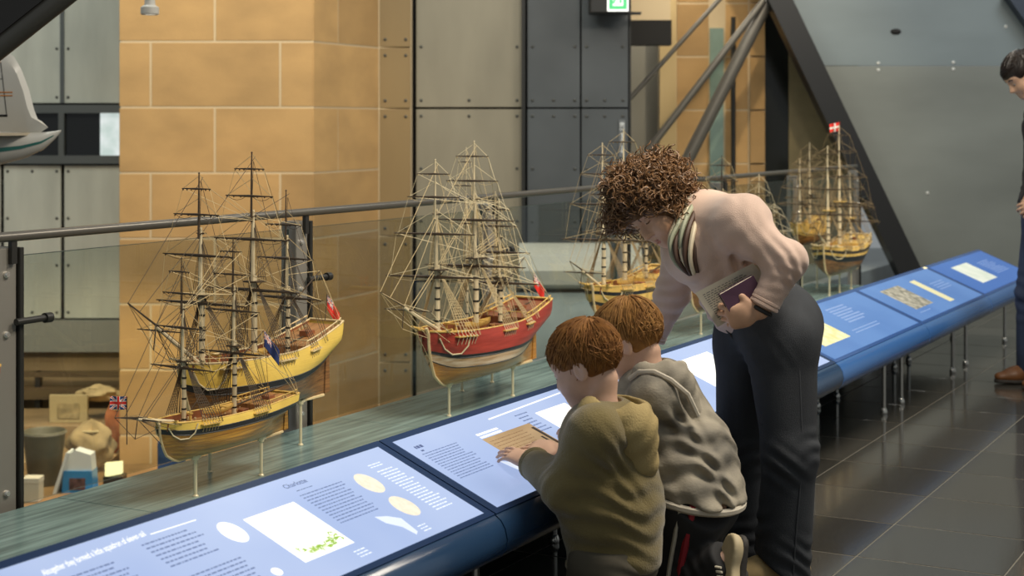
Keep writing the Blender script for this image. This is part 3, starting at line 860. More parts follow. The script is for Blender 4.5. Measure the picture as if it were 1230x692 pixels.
    for i in range(5):
        for ta, tb in ((.80, .92),):
            c0, c1 = -.62 + .25 * i, -.62 + .25 * i + .17
            w0, w1 = H.p(0, ta)[1], H.p(0, tb)[1]
            xa, xb = H.p(0, ta)[0] - .0015, H.p(0, tb)[0] - .0015
            m.quad((xa, c0 * w0, H.p(0, ta)[2]), (xa, c1 * w0, H.p(0, ta)[2]), (xb, c1 * w1, H.p(0, tb)[2]), (xb, c0 * w1, H.p(0, tb)[2]))
    m.build('stern_windows', band_black, root, kind='stuff')
    # deck furniture: hatches, deck house, capstan, belfry, ladder
    m = MB()
    def dz(q, t=td): return H.p(q, t)[2]
    for q, a_, b_, h_ in ((.62, .05, .045, .008), (.47, .06, .05, .008), (.36, .045, .05, .022), (.13, .045, .04, .016)):
        x = (q - .5) * L; zz = dz(q) if q > .3 else dz(q, .97)
        m.box(x - a_ * k / 2, x + a_ * k / 2, -b_ * k / 2, b_ * k / 2, zz - .004, zz + h_ * k, .001)
    m.build_each('deck_hatch', red_wood, root)
    m = MB(); x = (.41 - .5) * L; zz = dz(.41)
    m.lathe([(.010 * k, 0), (.007 * k, .010 * k), (.012 * k, .02 * k), (.012 * k, .026 * k)], (x, 0, zz), 10); m.build('capstan', deck_wood, root)
    m = MB(); x = (.80 - .5) * L; zz = dz(.8, .9)
    for s_ in (1, -1): m.box(x - .003, x + .003, s_ * .02 * k - .003, s_ * .02 * k + .003, zz - .01, zz + .035 * k)
    m.box(x - .006, x + .006, -.028 * k, .028 * k, zz + .035 * k, zz + .041 * k); m.build('belfry', gold_wood, root, kind='stuff') if False else m.build('belfry', gold_wood, root)
    rr = random.Random(int(u * 100))
    m = MB()
    for i in range(46):         # coils, buckets and belayed rope heaps along the deck edge
        q = rr.uniform(.05, .93); s_ = rr.choice((1, -1))
        p = H.p(q, .97 if q < .27 else td, s_, rr.uniform(.55, .9)); r = rr.uniform(.003, .006) * k
        m.lathe([(r, 0), (r * 1.1, r), (r * .5, r * rr.uniform(1.4, 3))], tuple(p), 6)
    m.build('deck_gear', rope_tan, root, kind='stuff')
    if boat:
        bt = MB(); bl, bw, bh = .20 * k, .055 * k, .026 * k; x = (.55 - .5) * L; zz = dz(.55) + .022 * k
        def bf(i, j, r=1.0):
            a_ = -1 + 2 * i; w = bw / 2 * max(0, 1 - abs(a_) ** 2.4) * r; th = pi * j
            return (x + a_ * bl / 2, w * cos(th), zz + bh - bh * sin(th) * (1 - .35 * abs(a_) ** 3) * r + .008 * k * a_ * a_)
        bt.grid(lambda i, j: bf(i, j), 14, 8); bt.grid(lambda i, j: bf(i, 1 - j, .9), 14, 8)
        for i in (.3, .5, .7):
            a_ = bf(i, 0); b_ = bf(i, 1); bt.box(a_[0] - .004, a_[0] + .004, b_[1], a_[1], a_[2] - .004, a_[2] - .001)
        bt.build('ship_boat', gold_wood, root)
    # posts under the keel
    for q in posts:
        a_ = H.p(q, 0)
        m = MB(); m.tube([(a_[0], 0, 0), (a_[0], 0, a_[2])], .0052, 8); m.lathe([(.009, 0), (.009, .003), (.006, .006)], (a_[0], 0, 0), 10)
        m.lathe([(.009, -.012), (.011, -.003), (.011, .004)], (a_[0], 0, a_[2]), 10); m.box(a_[0] - .018, a_[0] + .018, -.006, .006, a_[2] - .006, a_[2] + .004)
        m.build('stand_post', brass, root)
    # bowsprit with jibboom
    tip = np.array([sprit[0], 0, sprit[1]]); heel = H.p(.90, .98) * [1, 0, 1]
    mid = heel + (tip - heel) * .62
    bs = MB(); bs.tube([heel, mid], [.0075 * k, .006 * k], 8); bsp = bs.build('bowsprit', lower, root)
    bs = MB(); bs.tube([heel + (tip - heel) * .48 + [0, 0, .008 * k], tip], [.0042 * k, .0024 * k], 7); bs.build('jibboom', spar, bsp)
    bs = MB(); ys = heel + (tip - heel) * .55; bs.tube([ys + [0, -.14 * L * .9, 0], ys, ys + [0, .14 * L * .9, 0]], [.0015 * k, .0035 * k, .0015 * k], 6); bs.build('spritsail_yard', spar, bsp)
    bs = MB(); bs.tube([mid, mid + [.01, 0, -.075 * k]], .002 * k, 5); bs.build('martingale', spar, bsp)
    R = MB(); RL = MB(); RD = MB()          # standing rigging, running rigging, ratlines
    rr_ = .00095 * rs
    def line_(mb, a_, b_, r=rr_, sag=0.0):
        a_, b_ = np.array(a_, float), np.array(b_, float)
        if sag > 0:
            mb.tube([a_ + (b_ - a_) * t + [0, 0, -sag * 4 * t * (1 - t)] for t in (0, .25, .5, .75, 1)], r, 3, False)
        else: mb.tube([a_, b_], r, 3, False)
    stem = H.p(1.0, .85) * [1, 0, 1]; fore = H.p(1.0, .3) * [1, 0, 1]
    line_(R, mid, fore, rr_ * 1.3); line_(R, mid, stem, rr_ * 1.2)
    line_(R, tip, mid + [.01, 0, -.075 * k]); line_(R, mid + [.01, 0, -.075 * k], stem)
    for s_ in (1, -1):
        line_(R, tip, H.p(.93, .95, s_)); line_(R, mid, H.p(.95, .8, s_))
        line_(RL, ys + [0, s_ * .13 * L * .9, 0], mid + [0, 0, .01]); line_(RL, ys + [0, s_ * .13 * L * .9, 0], H.p(.95, .95, s_))
    # masts
    heads = []
    for mi_, M in enumerate(masts):
        q, zt, sc = M[0], M[1], M[2]
        x = (q - .5) * L; z0 = dz(q) - .01; hh = zt - z0
        rake = -.012 * (1 if mi_ == len(masts) - 1 else .5)
        def mp(f, x=x, z0=z0, hh=hh, rake=rake): return np.array([x + rake * f * hh * 1.5, 0, z0 + hh * f])
        m = MB(); m.tube([mp(0), mp(.22), mp(.43)], [.0112 * k * sc, .0105 * k * sc, .0082 * k * sc], 9); mast = m.build('mast', lower, root)
        m = MB()
        for f in (.06, .12, .18, .24, .30): m.lathe([(.0118 * k * sc, 0), (.0118 * k * sc, .007 * k)], tuple(mp(f)), 9)
        m.build('mast_band', band_black, mast, kind='stuff')
        m = MB(); o = np.array([.010 * k, 0, 0])
        m.tube([mp(.37) + o, mp(.55) + o, mp(.735) + o], [.0078 * k * sc, .0070 * k * sc, .0052 * k * sc], 8); m.build('topmast', lower if rope is not rope_dark else lower, mast)
        m = MB(); m.tube([mp(.68) + 2 * o, mp(.85) + 2 * o, mp(1.0) + 2 * o], [.0046 * k * sc, .0038 * k * sc, .0022 * k * sc], 7); m.ball(mp(1.0) + 2 * o, .0035 * k, 6, 5); m.build('topgallant_mast', spar if rope is rope_dark else lower, mast)
        m = MB(); c = mp(.40); w = .030 * k * sc
        m.prism([(c[0] - w * .8, -w * 1.2), (c[0] + w * .9, -w * 1.0), (c[0] + w * 1.1, 0), (c[0] + w * .9, w * 1.0), (c[0] - w * .8, w * 1.2)], c[2], c[2] + .005 * k, axis='z')
        for s_ in (1, -1):
            m.tube([(c[0] - w * .7, s_ * w * 1.1, c[2]), (c[0] - w * .7, s_ * w * 1.1, c[2] + .018 * k)], .001 * k, 4)
            m.tube([(c[0], 0, c[2] - .03 * k), (c[0], s_ * w, c[2])], .0015 * k, 4)
        m.tube([(c[0] - w * .7, -w * 1.1, c[2] + .018 * k), (c[0] - w * .7, w * 1.1, c[2] + .018 * k)], .0013 * k, 4)
        m.build('mast_top', M[3].get('top', spar) if len(M) > 3 else spar, mast)
        m = MB(); c2 = mp(.70)
        for a_ in (-1, 1): m.box(c2[0] - .004 * k, c2[0] + .016 * k, a_ * .003 * k - .001, a_ * .003 * k + .001, c2[2], c2[2] + .004 * k)
        for a_ in (0, .012): m.box(c2[0] + a_ * k - .001, c2[0] + a_ * k + .001, -.018 * k * sc, .018 * k * sc, c2[2] + .003 * k, c2[2] + .006 * k)
        m.lathe([(.006 * k, 0), (.007 * k, .012 * k), (.004 * k, .016 * k)], tuple(mp(.405)), 8); m.build('crosstree', spar, mast, kind='stuff')
        heads.append(mp)
        # yards
        an = brace * (1 if mi_ % 2 == 0 else .7)
        ydir = np.array([sin(an), cos(an), 0])
        Y = []
        for f, fr in ((.365, .53), (.60, .42), (.80, .27), (.925, .17)):
            if len(M) > 3 and M[3].get('skip') and f in M[3]['skip']: continue
            hl = fr * L / 2 * sc; c = mp(f) + np.array([.012 * k + (.012 * k if f > .4 else 0) + (.010 * k if f > .75 else 0), 0, 0])
            m = MB()
            m.tube([c - ydir * hl, c - ydir * hl * .6, c, c + ydir * hl * .6, c + ydir * hl],
                   [.0018 * k, .0046 * k * (fr + .3), .0082 * k * (fr + .28), .0046 * k * (fr + .3), .0018 * k], 6)
            m.build('yard', spar, mast)
            Y.append((f, c, hl))
            for s_ in (1, -1):      # footropes, blocks, lifts
                e = c + ydir * hl * s_ * .94
                if f < .9: line_(R, c + ydir * .01 * s_, e, rr_ * .9, .016 * k)
                for g in (.35, .65, .93):
                    bq = c + ydir * hl * s_ * g; R.ball(bq + [0, 0, -.004 * k], .0028 * k, 5, 4)
                cap_ = mp({.365: .43, .60: .73, .80: .88, .925: .99}[f]) + [.015 * k, 0, 0]
                line_(RL, e, cap_, rr_ * 1.15)
        # braces: yard ends led aft and down
        for f, c, hl in Y:
            for s_ in (1, -1):
                e = c + ydir * hl * s_ * .97
                if mi_ < len(masts) - 1:
                    qn = masts[mi_ + 1][0]; hx = masts[mi_ + 1][1]
                    tgt = np.array([(qn - .5) * L, 0, dz(qn) + (hx - dz(qn)) * (.30 if f < .5 else .42 if f < .7 else .68)])
                    line_(RL, e, tgt, rr_)
                else:
                    pm = masts[mi_ - 1] if mi_ > 0 else None
                    tgt = np.array([(pm[0] - .5) * L, 0, dz(pm[0]) + (pm[1] - dz(pm[0])) * (.40 if f < .7 else .7)]) if pm else H.p(.05, 1, s_)
                    line_(RL, e, tgt, rr_)
                    if f < .7: line_(RL, e, H.p(.03, 1.0, s_), rr_)
            if f > .5 and ropes:
                for s_ in (1, -1):       # sheets down to the yard below
                    i = [y[0] for y in Y].index(f)
                    if i > 0: line_(RL, c + ydir * hl * s_ * .95, Y[i - 1][1] + ydir * Y[i - 1][2] * s_ * .9, rr_ * .8)
        # shrouds with ratlines, channels with deadeyes
        ns = 6 if sc > .85 else 4
        ch = MB(); dd = MB()
        for s_ in (1, -1):
            feet = []
            for j in range(ns):
                qq = q - .004 - .020 * j * (1.0 if sc > .85 else .9)
                p = H.p(qq, .90, s_); p[1] += s_ * .011 * k; feet.append(p)
            ch.add([feet[0] + [.008, -s_ * .016 * k, 0], feet[-1] + [-.008, -s_ * .016 * k, 0], feet[-1] + [-.008, s_ * .003, 0], feet[0] + [.008, s_ * .003, 0]] +
                   [feet[0] + [.008, -s_ * .016 * k, .004 * k], feet[-1] + [-.008, -s_ * .016 * k, .004 * k], feet[-1] + [-.008, s_ * .003, .004 * k], feet[0] + [.008, s_ * .003, .004 * k]],
                   [(0, 1, 2, 3), (7, 6, 5, 4), (0, 4, 5, 1), (1, 5, 6, 2), (2, 6, 7, 3), (3, 7, 4, 0)])
            hd = mp(.40) + [0, s_ * .006 * k, 0]
            for p in feet:
                up_ = p + (hd - p) * .085
                for qd in (p + [0, 0, .004 * k], up_): dd.ball(qd, .0042 * k, 6, 4, (1, .6, 1))
                dd.tube([p, up_], .0012 * k, 4, False)
                pl = p + [0, -s_ * .010 * k, -.028 * k]; dd.tube([p, pl], .0011 * k, 4, False)
                line_(R, up_, hd, rr_ * 1.35)
            for j in range(2, 19):
                f = .085 + (.92 - .085) * j / 19.0
                RD.tube([a_ + (hd - a_) * f for a_ in feet], rr_ * .75, 3, False)
            # topmast shrouds
            c = mp(.41); tw = .030 * k * sc
            h2 = mp(.70) + o
            tf = [np.array([c[0] + tw * .5 - j * tw * .45, s_ * tw * 1.05, c[2]]) for j in range(4)]
            for p in tf: line_(R, p, h2, rr_ * 1.1)
            for j in range(1, 10): RD.tube([a_ + (h2 - a_) * (j / 11) for a_ in tf], rr_ * .65, 3, False)
            for f, qo in ((.70, .11), (.96, .135), (.70, .13)):
                pb = H.p(max(.02, q - qo), .92, s_); pb[1] += s_ * .008 * k; line_(R, pb, mp(f) + o, rr_)
        ch.build_each('channel', railm, mast); dd.build('deadeye_row', rope_tan if rope is rope_pale else run, mast, kind='stuff')
    # stays
    for mi_, mp in enumerate(heads):
        if mi_ == 0:
            for f, g in ((.41, .5), (.43, .55), (.70, .62), (.72, .85), (.98, 1.0)): line_(R, mp(f), heel + (tip - heel) * g, rr_ * 1.15)
        else:
            pm = heads[mi_ - 1]
            for f, g in ((.41, .06), (.70, .41), (.72, .43), (.98, .71)): line_(R, mp(f), pm(g), rr_ * 1.1)
    # gaff and boom on the aftermost mast
    mp = heads[-1]
    zb = mp(.0)[2] + .055 * k
    a_ = np.array([mp(.1)[0], 0, zb]); bb = np.array([-.5 * L - .09 * k, 0, zb + .045 * k])
    g0 = mp(.30); g1 = g0 + [-.20 * k, 0, .12 * k]
    m = MB(); m.tube([a_, (a_ + bb) / 2, bb], [.003 * k, .0045 * k, .0022 * k], 7); m.build('boom', spar, root)
    m = MB(); m.tube([g0, g1], [.0042 * k, .002 * k], 7); m.build('gaff', spar, root)
    line_(RL, g1, bb); line_(RL, g1, mp(.5)); line_(RL, (g0 + g1) / 2, mp(.5)); line_(RL, bb, mp(.42))
    for s_ in (1, -1): line_(RL, g1, H.p(.02, 1.0, s_)); line_(RL, bb, H.p(.01, 1, s_))
    # anchors and the loops of cable at the bow
    for s_ in (1, -1):
        m = MB(); p = H.p(.93, .95, s_); p[1] += s_ * .008
        P = [H.p(.985, .86, s_), H.p(.965, .66, s_), H.p(.93, .57, s_), H.p(.89, .60, s_), H.p(.865, .74, s_), H.p(.85, .96, s_)]
        P = [w + [0, s_ * .004, 0] for w in P]
        m.tube(P, .0028 * k, 6); m.build('bow_cable', rope_pale, root)
        m = MB(); h_ = H.p(.95, 1.0, s_); m.tube([h_ * [1, .5, 1], h_ + [.02 * k, s_ * .018 * k, .012 * k]], .004 * k, 6); m.build('cathead', railm, root)
    R.build('standing_rigging', rope, root, kind='stuff')
    RL.build('running_rigging', run, root, kind='stuff')
    RD.build('ratlines', rope, root, kind='stuff')
    for kind, where, w, h_, droop in flags:
        if where == 'gaff': org = g1 + [0, 0, 0]; d_ = (-.5, .5, 0)
        elif where == 'stern':
            p0 = np.array([-.5 * L - .01, 0, H.p(0, 1.0)[2]]); org = p0 + [-.012, 0, .10 * k]
            m = MB(); m.tube([p0, org], .0016, 5); m.build('flagstaff', spar, root); d_ = (-.5, .6, 0)
        elif where == 'jack':
            p0 = heel + (tip - heel) * .80; org = p0 + [0, 0, .085 * k]
            m = MB(); m.tube([p0 - [0, 0, .1 * k], org], .0016, 5); m.build('jackstaff', spar, root); d_ = (.5, -.85, 0)
        else: org = heads[1](1.0) + [0, 0, .022]; d_ = (.5, -.85, 0)
        flag_mesh('flag', root, org, d_, w, h_, kind, droop)
        if where == 'head':
            m = MB(); m.tube([heads[1](.98), heads[1](1.0) + [.02 * k, 0, .035]], .0018, 5); m.build('flagpole', spar, root)
    return root

def bands3(lo, wale, top, tw0=.50, tw1=.57):
    return [('hull_bottom', 0, tw0, lo), ('wale', tw0, tw1, wale), ('topside', tw1, 1.0, top)]

make_ship('small two-masted golden brig with a union flag at its bow, nearest on the left', 3.745, 3.02, .575, .165, .118, .112,
          [(.82, .70, .86), (.42, .745, .92)], (.47, .285), bands3(hull_gold, paint_black, paint_yellow, .68, .80),
          rope=rope_dark, run=rope_tan, keel=keel_pale, flags=(('union', 'jack', .046, .036, .0), ('blue', 'gaff', .085, .050, 1.0)), posts=(.19, .73), brace=.10, sheer=(.10, .10))
make_ship('large three-masted ship with a yellow hull, just behind the small golden brig', 4.125, 3.19, .735, .215, .150, .192,
          [(.88, .935, .95), (.525, .995, 1.0), (.28, .865, .8, {'skip': (.925,)})], (.61, .565), bands3(hull_brown, paint_black, paint_yellow, .50, .60),
          rope=rope_dark, run=rope_tan, keel=keel_pale, railm=keel_pale, flags=(('red', 'stern', .085, .055, 1.1),), posts=(.18, .83), brace=.06, sheer=(.08, .34))
make_ship('three-masted ship with a red hull over worn orange planking, mid shelf', 5.31, 3.02, .80, .26, .120, .200,
          [(.925, .955, .95), (.57, 1.02, 1.0), (.33, .79, .8)], (.72, .505),
          [('hull_bottom', 0, .34, hull_orange), ('worn_band', .34, .52, hull_white), ('wale', .52, .575, paint_black), ('topside', .575, 1.0, paint_red)],
          rope=rope_tan, run=rope_pale, keel=keel_pale, railm=gold_wood, deck=red_wood, flags=(('red', 'stern', .085, .055, 1.1),), posts=(.20, .82), brace=-.16, bow=2.9, sheer=(.06, .28), rs=1.15)
make_ship('small brig mostly hidden behind the red-hulled ship', 5.70, 3.255, .50, .14, .12, .13,
          [(.72, .99, .80), (.24, .80, .7)], (.38, .34), bands3(hull_brown, paint_black, paint_yellow), rope=rope_tan, run=rope_pale, posts=(.3, .8), flags=())
make_ship('gilded three-masted ship between the woman\'s hair and the red-hulled ship', 6.68, 3.02, .78, .22, .20, .155,
          [(.86, 1.0, .95), (.57, 1.06, 1.0), (.26, .90, .8)], (.62, .50), [('hull_bottom', 0, .42, hull_orange), ('wale', .42, .50, paint_black), ('topside', .50, .74, gold_wood), ('gun_strake', .74, .84, paint_black), ('upper_topside', .84, 1.0, gold_wood)], rope=rope_brown, run=rope_tan, keel=keel_pale,
          railm=gold_wood, deck=gold_wood, posts=(.25, .8), brace=-.12, bow=2.8)
make_ship('model ship whose dark masts rise just above the woman\'s back', 7.86, 3.05, .74, .21, .12, .19,
          [(.86, .86, .9), (.38, .915, 1.0), (.12, .74, .75)], (.60, .48), bands3(hull_brown, paint_black, paint_yellow), rope=rope_dark, run=rope_tan, posts=(.25, .8), brace=.05)
make_ship('model ship whose bare mast tops show left of the far golden ship', 8.78, 3.06, .66, .19, .12, .17,
          [(.84, .80, .9), (.45, .62, .85)], (.52, .44), bands3(hull_brown, paint_black, paint_yellow), rope=rope_tan, run=rope_pale, posts=(.25, .8), brace=-.1)
make_ship('black and gold three-masted ship with a red masthead flag, far right', 9.99, 3.02, .74, .27, .125, .175,
          [(.88, .945, 1.15, {'top': gold_wood}), (.55, 1.075, 1.2, {'top': gold_wood}), (.22, .76, 1.0, {'top': gold_wood})], (.58, .46),
          [('hull_bottom', 0, .50, hull_brown), ('wale', .50, .66, paint_black), ('topside', .66, .76, gold_wood), ('gun_strake', .76, .86, paint_black), ('upper_topside', .86, 1.0, gold_wood)], rope=rope_brown, run=rope_brown, railm=keel_pale, deck=gold_wood,
          flags=(('cross', 'head', .075, .055, .25),), posts=(.2, .55, .85), brace=-.14, rs=1.0, bow=2.9)
make_ship('gold and brown ship partly hidden behind the far ship with the red flag', 10.02, 3.24, .52, .17, .30, .13,
          [(.88, .86, 1.15), (.50, .96, 1.25)], (.38, .48), bands3(hull_brown, gold_wood, gold_wood, .45, .55), rope=rope_brown, run=rope_brown, deck=gold_wood, posts=(.2, .8), brace=-.1, rs=1.1)
make_ship('ship with a red-brown stern just showing at the left edge', 2.435, 3.02, .70, .20, .25, .19,
          [(.85, .90, .9), (.52, .98, 1.0), (.26, .80, .8)], (.52, .50), bands3(hull_brown, paint_black, mat('red_brown_paint', (0.34, 0.10, 0.04), rough=.4)), rope=rope_tan, run=rope_tan, posts=(.25, .8))
# ------------------------------------------------------------------ hanging and standing things of the hall
# beam across the top left corner
bm = thing('roof_beam', 'black slanting roof beam across the upper left corner', 'beam', tuple(at(-40, 60, 6.0)), 'C')
a, b = at(-260, 256, 6.0), at(210, -116, 6.0)
d = (b - a) / np.linalg.norm(b - a); n = np.array([-d[2], 0, d[0]])
m = MB(); w = .10
m.add([a + n * h + np.array([0, y, 0]) for h in (.0, .24) for y in (-w, w)] + [b + n * h + np.array([0, y, 0]) for h in (.0, .24) for y in (-w, w)],
      [(0, 1, 3, 2), (4, 6, 7, 5), (0, 4, 5, 1), (2, 3, 7, 6), (0, 2, 6, 4), (1, 5, 7, 3)])
m.build('beam_web', mat('beam_black', (0.012, 0.011, 0.010), rough=.5), bm)
m = MB()
m.tube([a - n * .03 + np.array([0, -.06, 0]), b - n * .03 + np.array([0, -.06, 0])], .042, 14)
m.build('beam_flange', mat('beam_grey', (0.07, 0.068, 0.06), rough=.4, metal=.4), bm)

# suspended flying boat model: tail and hull
fb = thing('flying_boat_model', 'white model flying boat with a teal stripe, hanging at the left edge', 'model aircraft', tuple(at(-20, 170, 7.0)), 'C')
white_p = mat('white_aircraft_paint', (0.56, 0.55, 0.50), rough=.35, var=.05, vscale=3)
PX = 7.0 / FPX
st = [(73, 157, 1.5, 1.0), (66, 161, 6, 5), (52, 167, 13, 10), (30, 171, 19, 16), (0, 173, 25, 22), (-40, 176, 31, 27), (-100, 180, 38, 34), (-200, 186, 48, 44), (-330, 190, 52, 50), (-430, 192, 40, 38), (-480, 193, 6, 6)]
m = MB()
rings = []
for x, y, hv, hw in st:
    c = at(x, y, 7.0)
    rings.append([c + np.array([0, hw * PX * cos(2 * pi * k / 24), hv * PX * sin(2 * pi * k / 24) * (1.0 if sin(2 * pi * k / 24) < 0 else .62)]) for k in range(24)])
vs_ = [p for r in rings for p in r]
m.add(vs_, [(i * 24 + k, i * 24 + (k + 1) % 24, (i + 1) * 24 + (k + 1) % 24, (i + 1) * 24 + k) for i in range(len(st) - 1) for k in range(24)] + [tuple(range(23, -1, -1))])
hull_o = m.build('aircraft_hull', white_p, fb)
m = MB()
for sgn in (-1,):
    P = []
    for (x, y, hv, hw) in st[1:9]:
        c = at(x, y, 7.0)
        for a_ in (-.42, -.20):
            P.append(c + np.array([0, sgn * hw * PX * cos(a_) - .002, hv * PX * sin(a_)]))
    m.add(P, [(2 * i, 2 * i + 1, 2 * i + 3, 2 * i + 2) for i in range(7)])
m.build('teal_stripe', mat('teal_paint', (0.03, 0.15, 0.13), rough=.4), hull_o)
fin = [(58, 153), (47, 147), (41, 132), (35, 108), (26, 84), (17, 68), (6, 61), (-8, 60), (-30, 70), (-52, 100), (-66, 150), (-66, 165), (40, 165)]
m = MB()
o_ = [at(x, y, 7.0) for x, y in fin]
cen = sum(o_) / len(o_)
k_ = len(o_)
ring2 = [p + (cen - p) * .18 for p in o_]
m.add([p for p in o_] + [p + np.array([0, -.022, 0]) for p in ring2] + [p + np.array([0, .022, 0]) for p in ring2],
      [tuple(range(k_, 2 * k_)), tuple(range(3 * k_ - 1, 2 * k_ - 1, -1))] + [(i, (i + 1) % k_, k_ + (i + 1) % k_, k_ + i) for i in range(k_)] + [((i + 1) % k_, i, 2 * k_ + i, 2 * k_ + (i + 1) % k_) for i in range(k_)])
fn_ = m.build('tail_fin', white_p, fb)
m = MB()
def onfin(x, y): return at(x, y, 7.0) + np.array([0, -.0235, 0])
m.tube([onfin(3, 75), onfin(10, 138)], .0015, 4); m.tube([onfin(-2, 95), onfin(6, 95)], .0012, 4); m.build('rudder_hinge', frame_dark, fn_)
m = MB(); m.tube([onfin(-30, 139), onfin(11, 139)], .005, 4); m.build('black_mark', black_gap, fn_)
m = MB()
for y in (111, 115): m.tube([onfin(-28, y), onfin(17, y)], .0028, 4)
m.tube([onfin(-10, 78), onfin(2, 74)], .004, 4)
m.build('orange_lettering', mat('orange_paint', (0.55, 0.22, 0.05), rough=.5), fn_)
m = MB()
a_ = at(44, 161, 7.0)
for s_ in (-1, 1):
    m.prism([(a_[0] - .02, a_[1]), (a_[0] - .10, a_[1] + s_ * .34), (a_[0] - .24, a_[1] + s_ * .34), (a_[0] - .30, a_[1])], a_[2] - .006, a_[2] + .006, axis='z')
m.build('tailplane', mat('tailplane_tan', (0.42, 0.36, 0.26), rough=.4), fb)
m = MB()
c = at(-200, 186, 7.0)
for x in (-60, -330): p = at(x, 160, 7.0); m.tube([p, p + np.array([0, 0, 3.2])], .002, 5)
m.prism([(c[0] - .35, c[1] - 1.5), (c[0] + .1, c[1] - 1.5), (c[0] + .22, c[1]), (c[0] + .1, c[1] + 1.5), (c[0] - .35, c[1] + 1.5), (c[0] - .45, c[1])], c[2] + .16, c[2] + .20, axis='z')
m.build('wing', white_p, fb)

# ceiling spotlight in front of the pier
sl = thing('spotlight', 'small white ceiling spotlight hanging above the stone pier', 'lamp', tuple(at(180, 0, 8.0)), 'C')
c = at(180, 6, 8.0)
m = MB(); m.lathe([(.020, .10), (.024, .04), (.028, .0), (.046, -.012), (.046, -.045), (.040, -.05), (.036, -.044)], tuple(c), 20); m.build('lamp_housing', mat('white_lamp_metal', (0.60, 0.58, 0.52), rough=.4), sl)
m = MB(); m.lathe([(.034, -.046), (.033, -.047)], tuple(c), 18); m.build('lamp_lens', emis('lamp_glow', (1, .95, .8), 1.2), sl)
m = MB(); m.tube([c + [0, 0, .1], c + [0, 0, 3.2]], .012, 10); m.build('lamp_stem', frame_dark, sl)

# exit sign
ex = thing('exit_sign', 'lit green exit sign in a black housing above the charcoal doors', 'sign', (.80, 11.6, 2.24), 'C')
D0 = 11.60
def ep(x, y): p = at(x, y, D0); return p[0], p[2]
x0, zb_ = ep(709, 15); x1, _ = ep(757, 15); zt_ = zb_ + .42
m = MB(); m.box(x0, x1, D0 + .01, D0 + .30, zb_, zt_, .006); m.build('sign_housing', mat('sign_black', (0.015, 0.015, 0.014), rough=.4), ex)
fx0, fz0 = ep(729.5, 13.5); fx1, _ = ep(755, 13.5); fz1 = fz0 + .37
grn = emis('exit_green', (0.10, 0.62, 0.22), 1.1); wht = emis('exit_white', (1, 1, .95), 1.3)
m = MB(); m.box(fx0, fx1, D0 + .002, D0 + .012, fz0, fz1); fc = m.build('sign_face', wht, ex)
m = MB(); e_ = .012
m.box(fx0 + e_, fx1 - e_, D0 - .001, D0 + .001, fz0 + .014, fz0 + .040)
for xx in (fx0 + e_, fx1 - e_ - .028): m.box(xx, xx + .028, D0 - .001, D0 + .001, fz0 + .040, fz1 - .014)
m.box(fx0 + e_, fx1 - e_, D0 - .001, D0 + .001, fz1 - .04, fz1 - .014); m.build('green_frame', grn, fc)
m = MB(); cx = (fx0 + fx1) / 2; y = D0 - .0005
for pts, r in ((((cx, .135), (cx + .008, .215)), .011), (((cx, .135), (cx - .02, .09), (cx - .034, .056)), .008), (((cx, .135), (cx + .022, .105), (cx + .018, .058)), .008), (((cx + .008, .21), (cx - .025, .185), (cx - .03, .155)), .006), (((cx + .008, .21), (cx + .032, .18), (cx + .045, .20)), .006)):
    for p_, q_ in zip(pts[:-1], pts[1:]):
        dx, dz_ = q_[0] - p_[0], q_[1] - p_[1]; l = sqrt(dx * dx + dz_ * dz_); nx, nz = -dz_ / l * r, dx / l * r
        m.prism([(p_[0] - nx, fz0 + p_[1] - nz), (q_[0] - nx, fz0 + q_[1] - nz), (q_[0] + nx, fz0 + q_[1] + nz), (p_[0] + nx, fz0 + p_[1] + nz)], y - .001, y + .001)
m.prism([(cx + .012 + .014 * cos(2 * pi * k / 12), fz0 + .245 + .014 * sin(2 * pi * k / 12)) for k in range(12)], y - .001, y + .001)
m.build('running_figure', grn, fc)
m = MB(); m.box(x0 + .10, x1 - .05, D0 + .12, D0 + .2, zt_, zt_ + 1.6); m.box(x1 - .02, x1 + .09, D0 + .1, D0 + .2, zb_ - .004, zb_ + .012); m.build('sign_bracket', frame_dark, ex)

# little white symbols on the charcoal door
sg = thing('door_sign', 'narrow pale sign with small symbols and an arrow on the charcoal door', 'sign', (.83, 11.955, 1.23), 'C')
def dp(x, y): p = at(x, y, 11.955); return p[0], p[2]
gx0, gz0 = dp(743.5, 189); gx1, gz1 = dp(751, 144)
m = MB(); m.box(gx0, gx1, 11.948, 11.958, gz0, gz1); m.build('sign_plate', mat('grey_plate', (0.15, 0.16, 0.165), rough=.5), sg)
m = MB(); gc = (gx0 + gx1) / 2
def bar(a_, b_, c_, d_): m.box(gc + a_, gc + b_, 11.945, 11.949, gz0 + c_, gz0 + d_)
bar(-.016, .016, .205, .262)
bar(-.004, .004, .13, .18); bar(-.008, .008, .178, .184); bar(-.008, .008, .126, .132)
bar(-.003, .003, .045, .09); m.prism([(gc - .014, gz0 + .055), (gc + .014, gz0 + .055), (gc, gz0 + .03)], 11.945, 11.949)
m.build('sign_symbols', mat('white_symbol', (0.75, 0.76, 0.74), rough=.5), sg)
m = MB()
for xx in (-.007, .007):
    m.box(gc + xx - .004, gc + xx + .004, 11.942, 11.946, gz0 + .212, gz0 + .240); m.ball((gc + xx, 11.944, gz0 + .249), .0045, 8, 5, (1, .4, 1))
m.build('figure_pair', mat('dark_symbol', (0.06, 0.065, 0.07), rough=.5), sg)

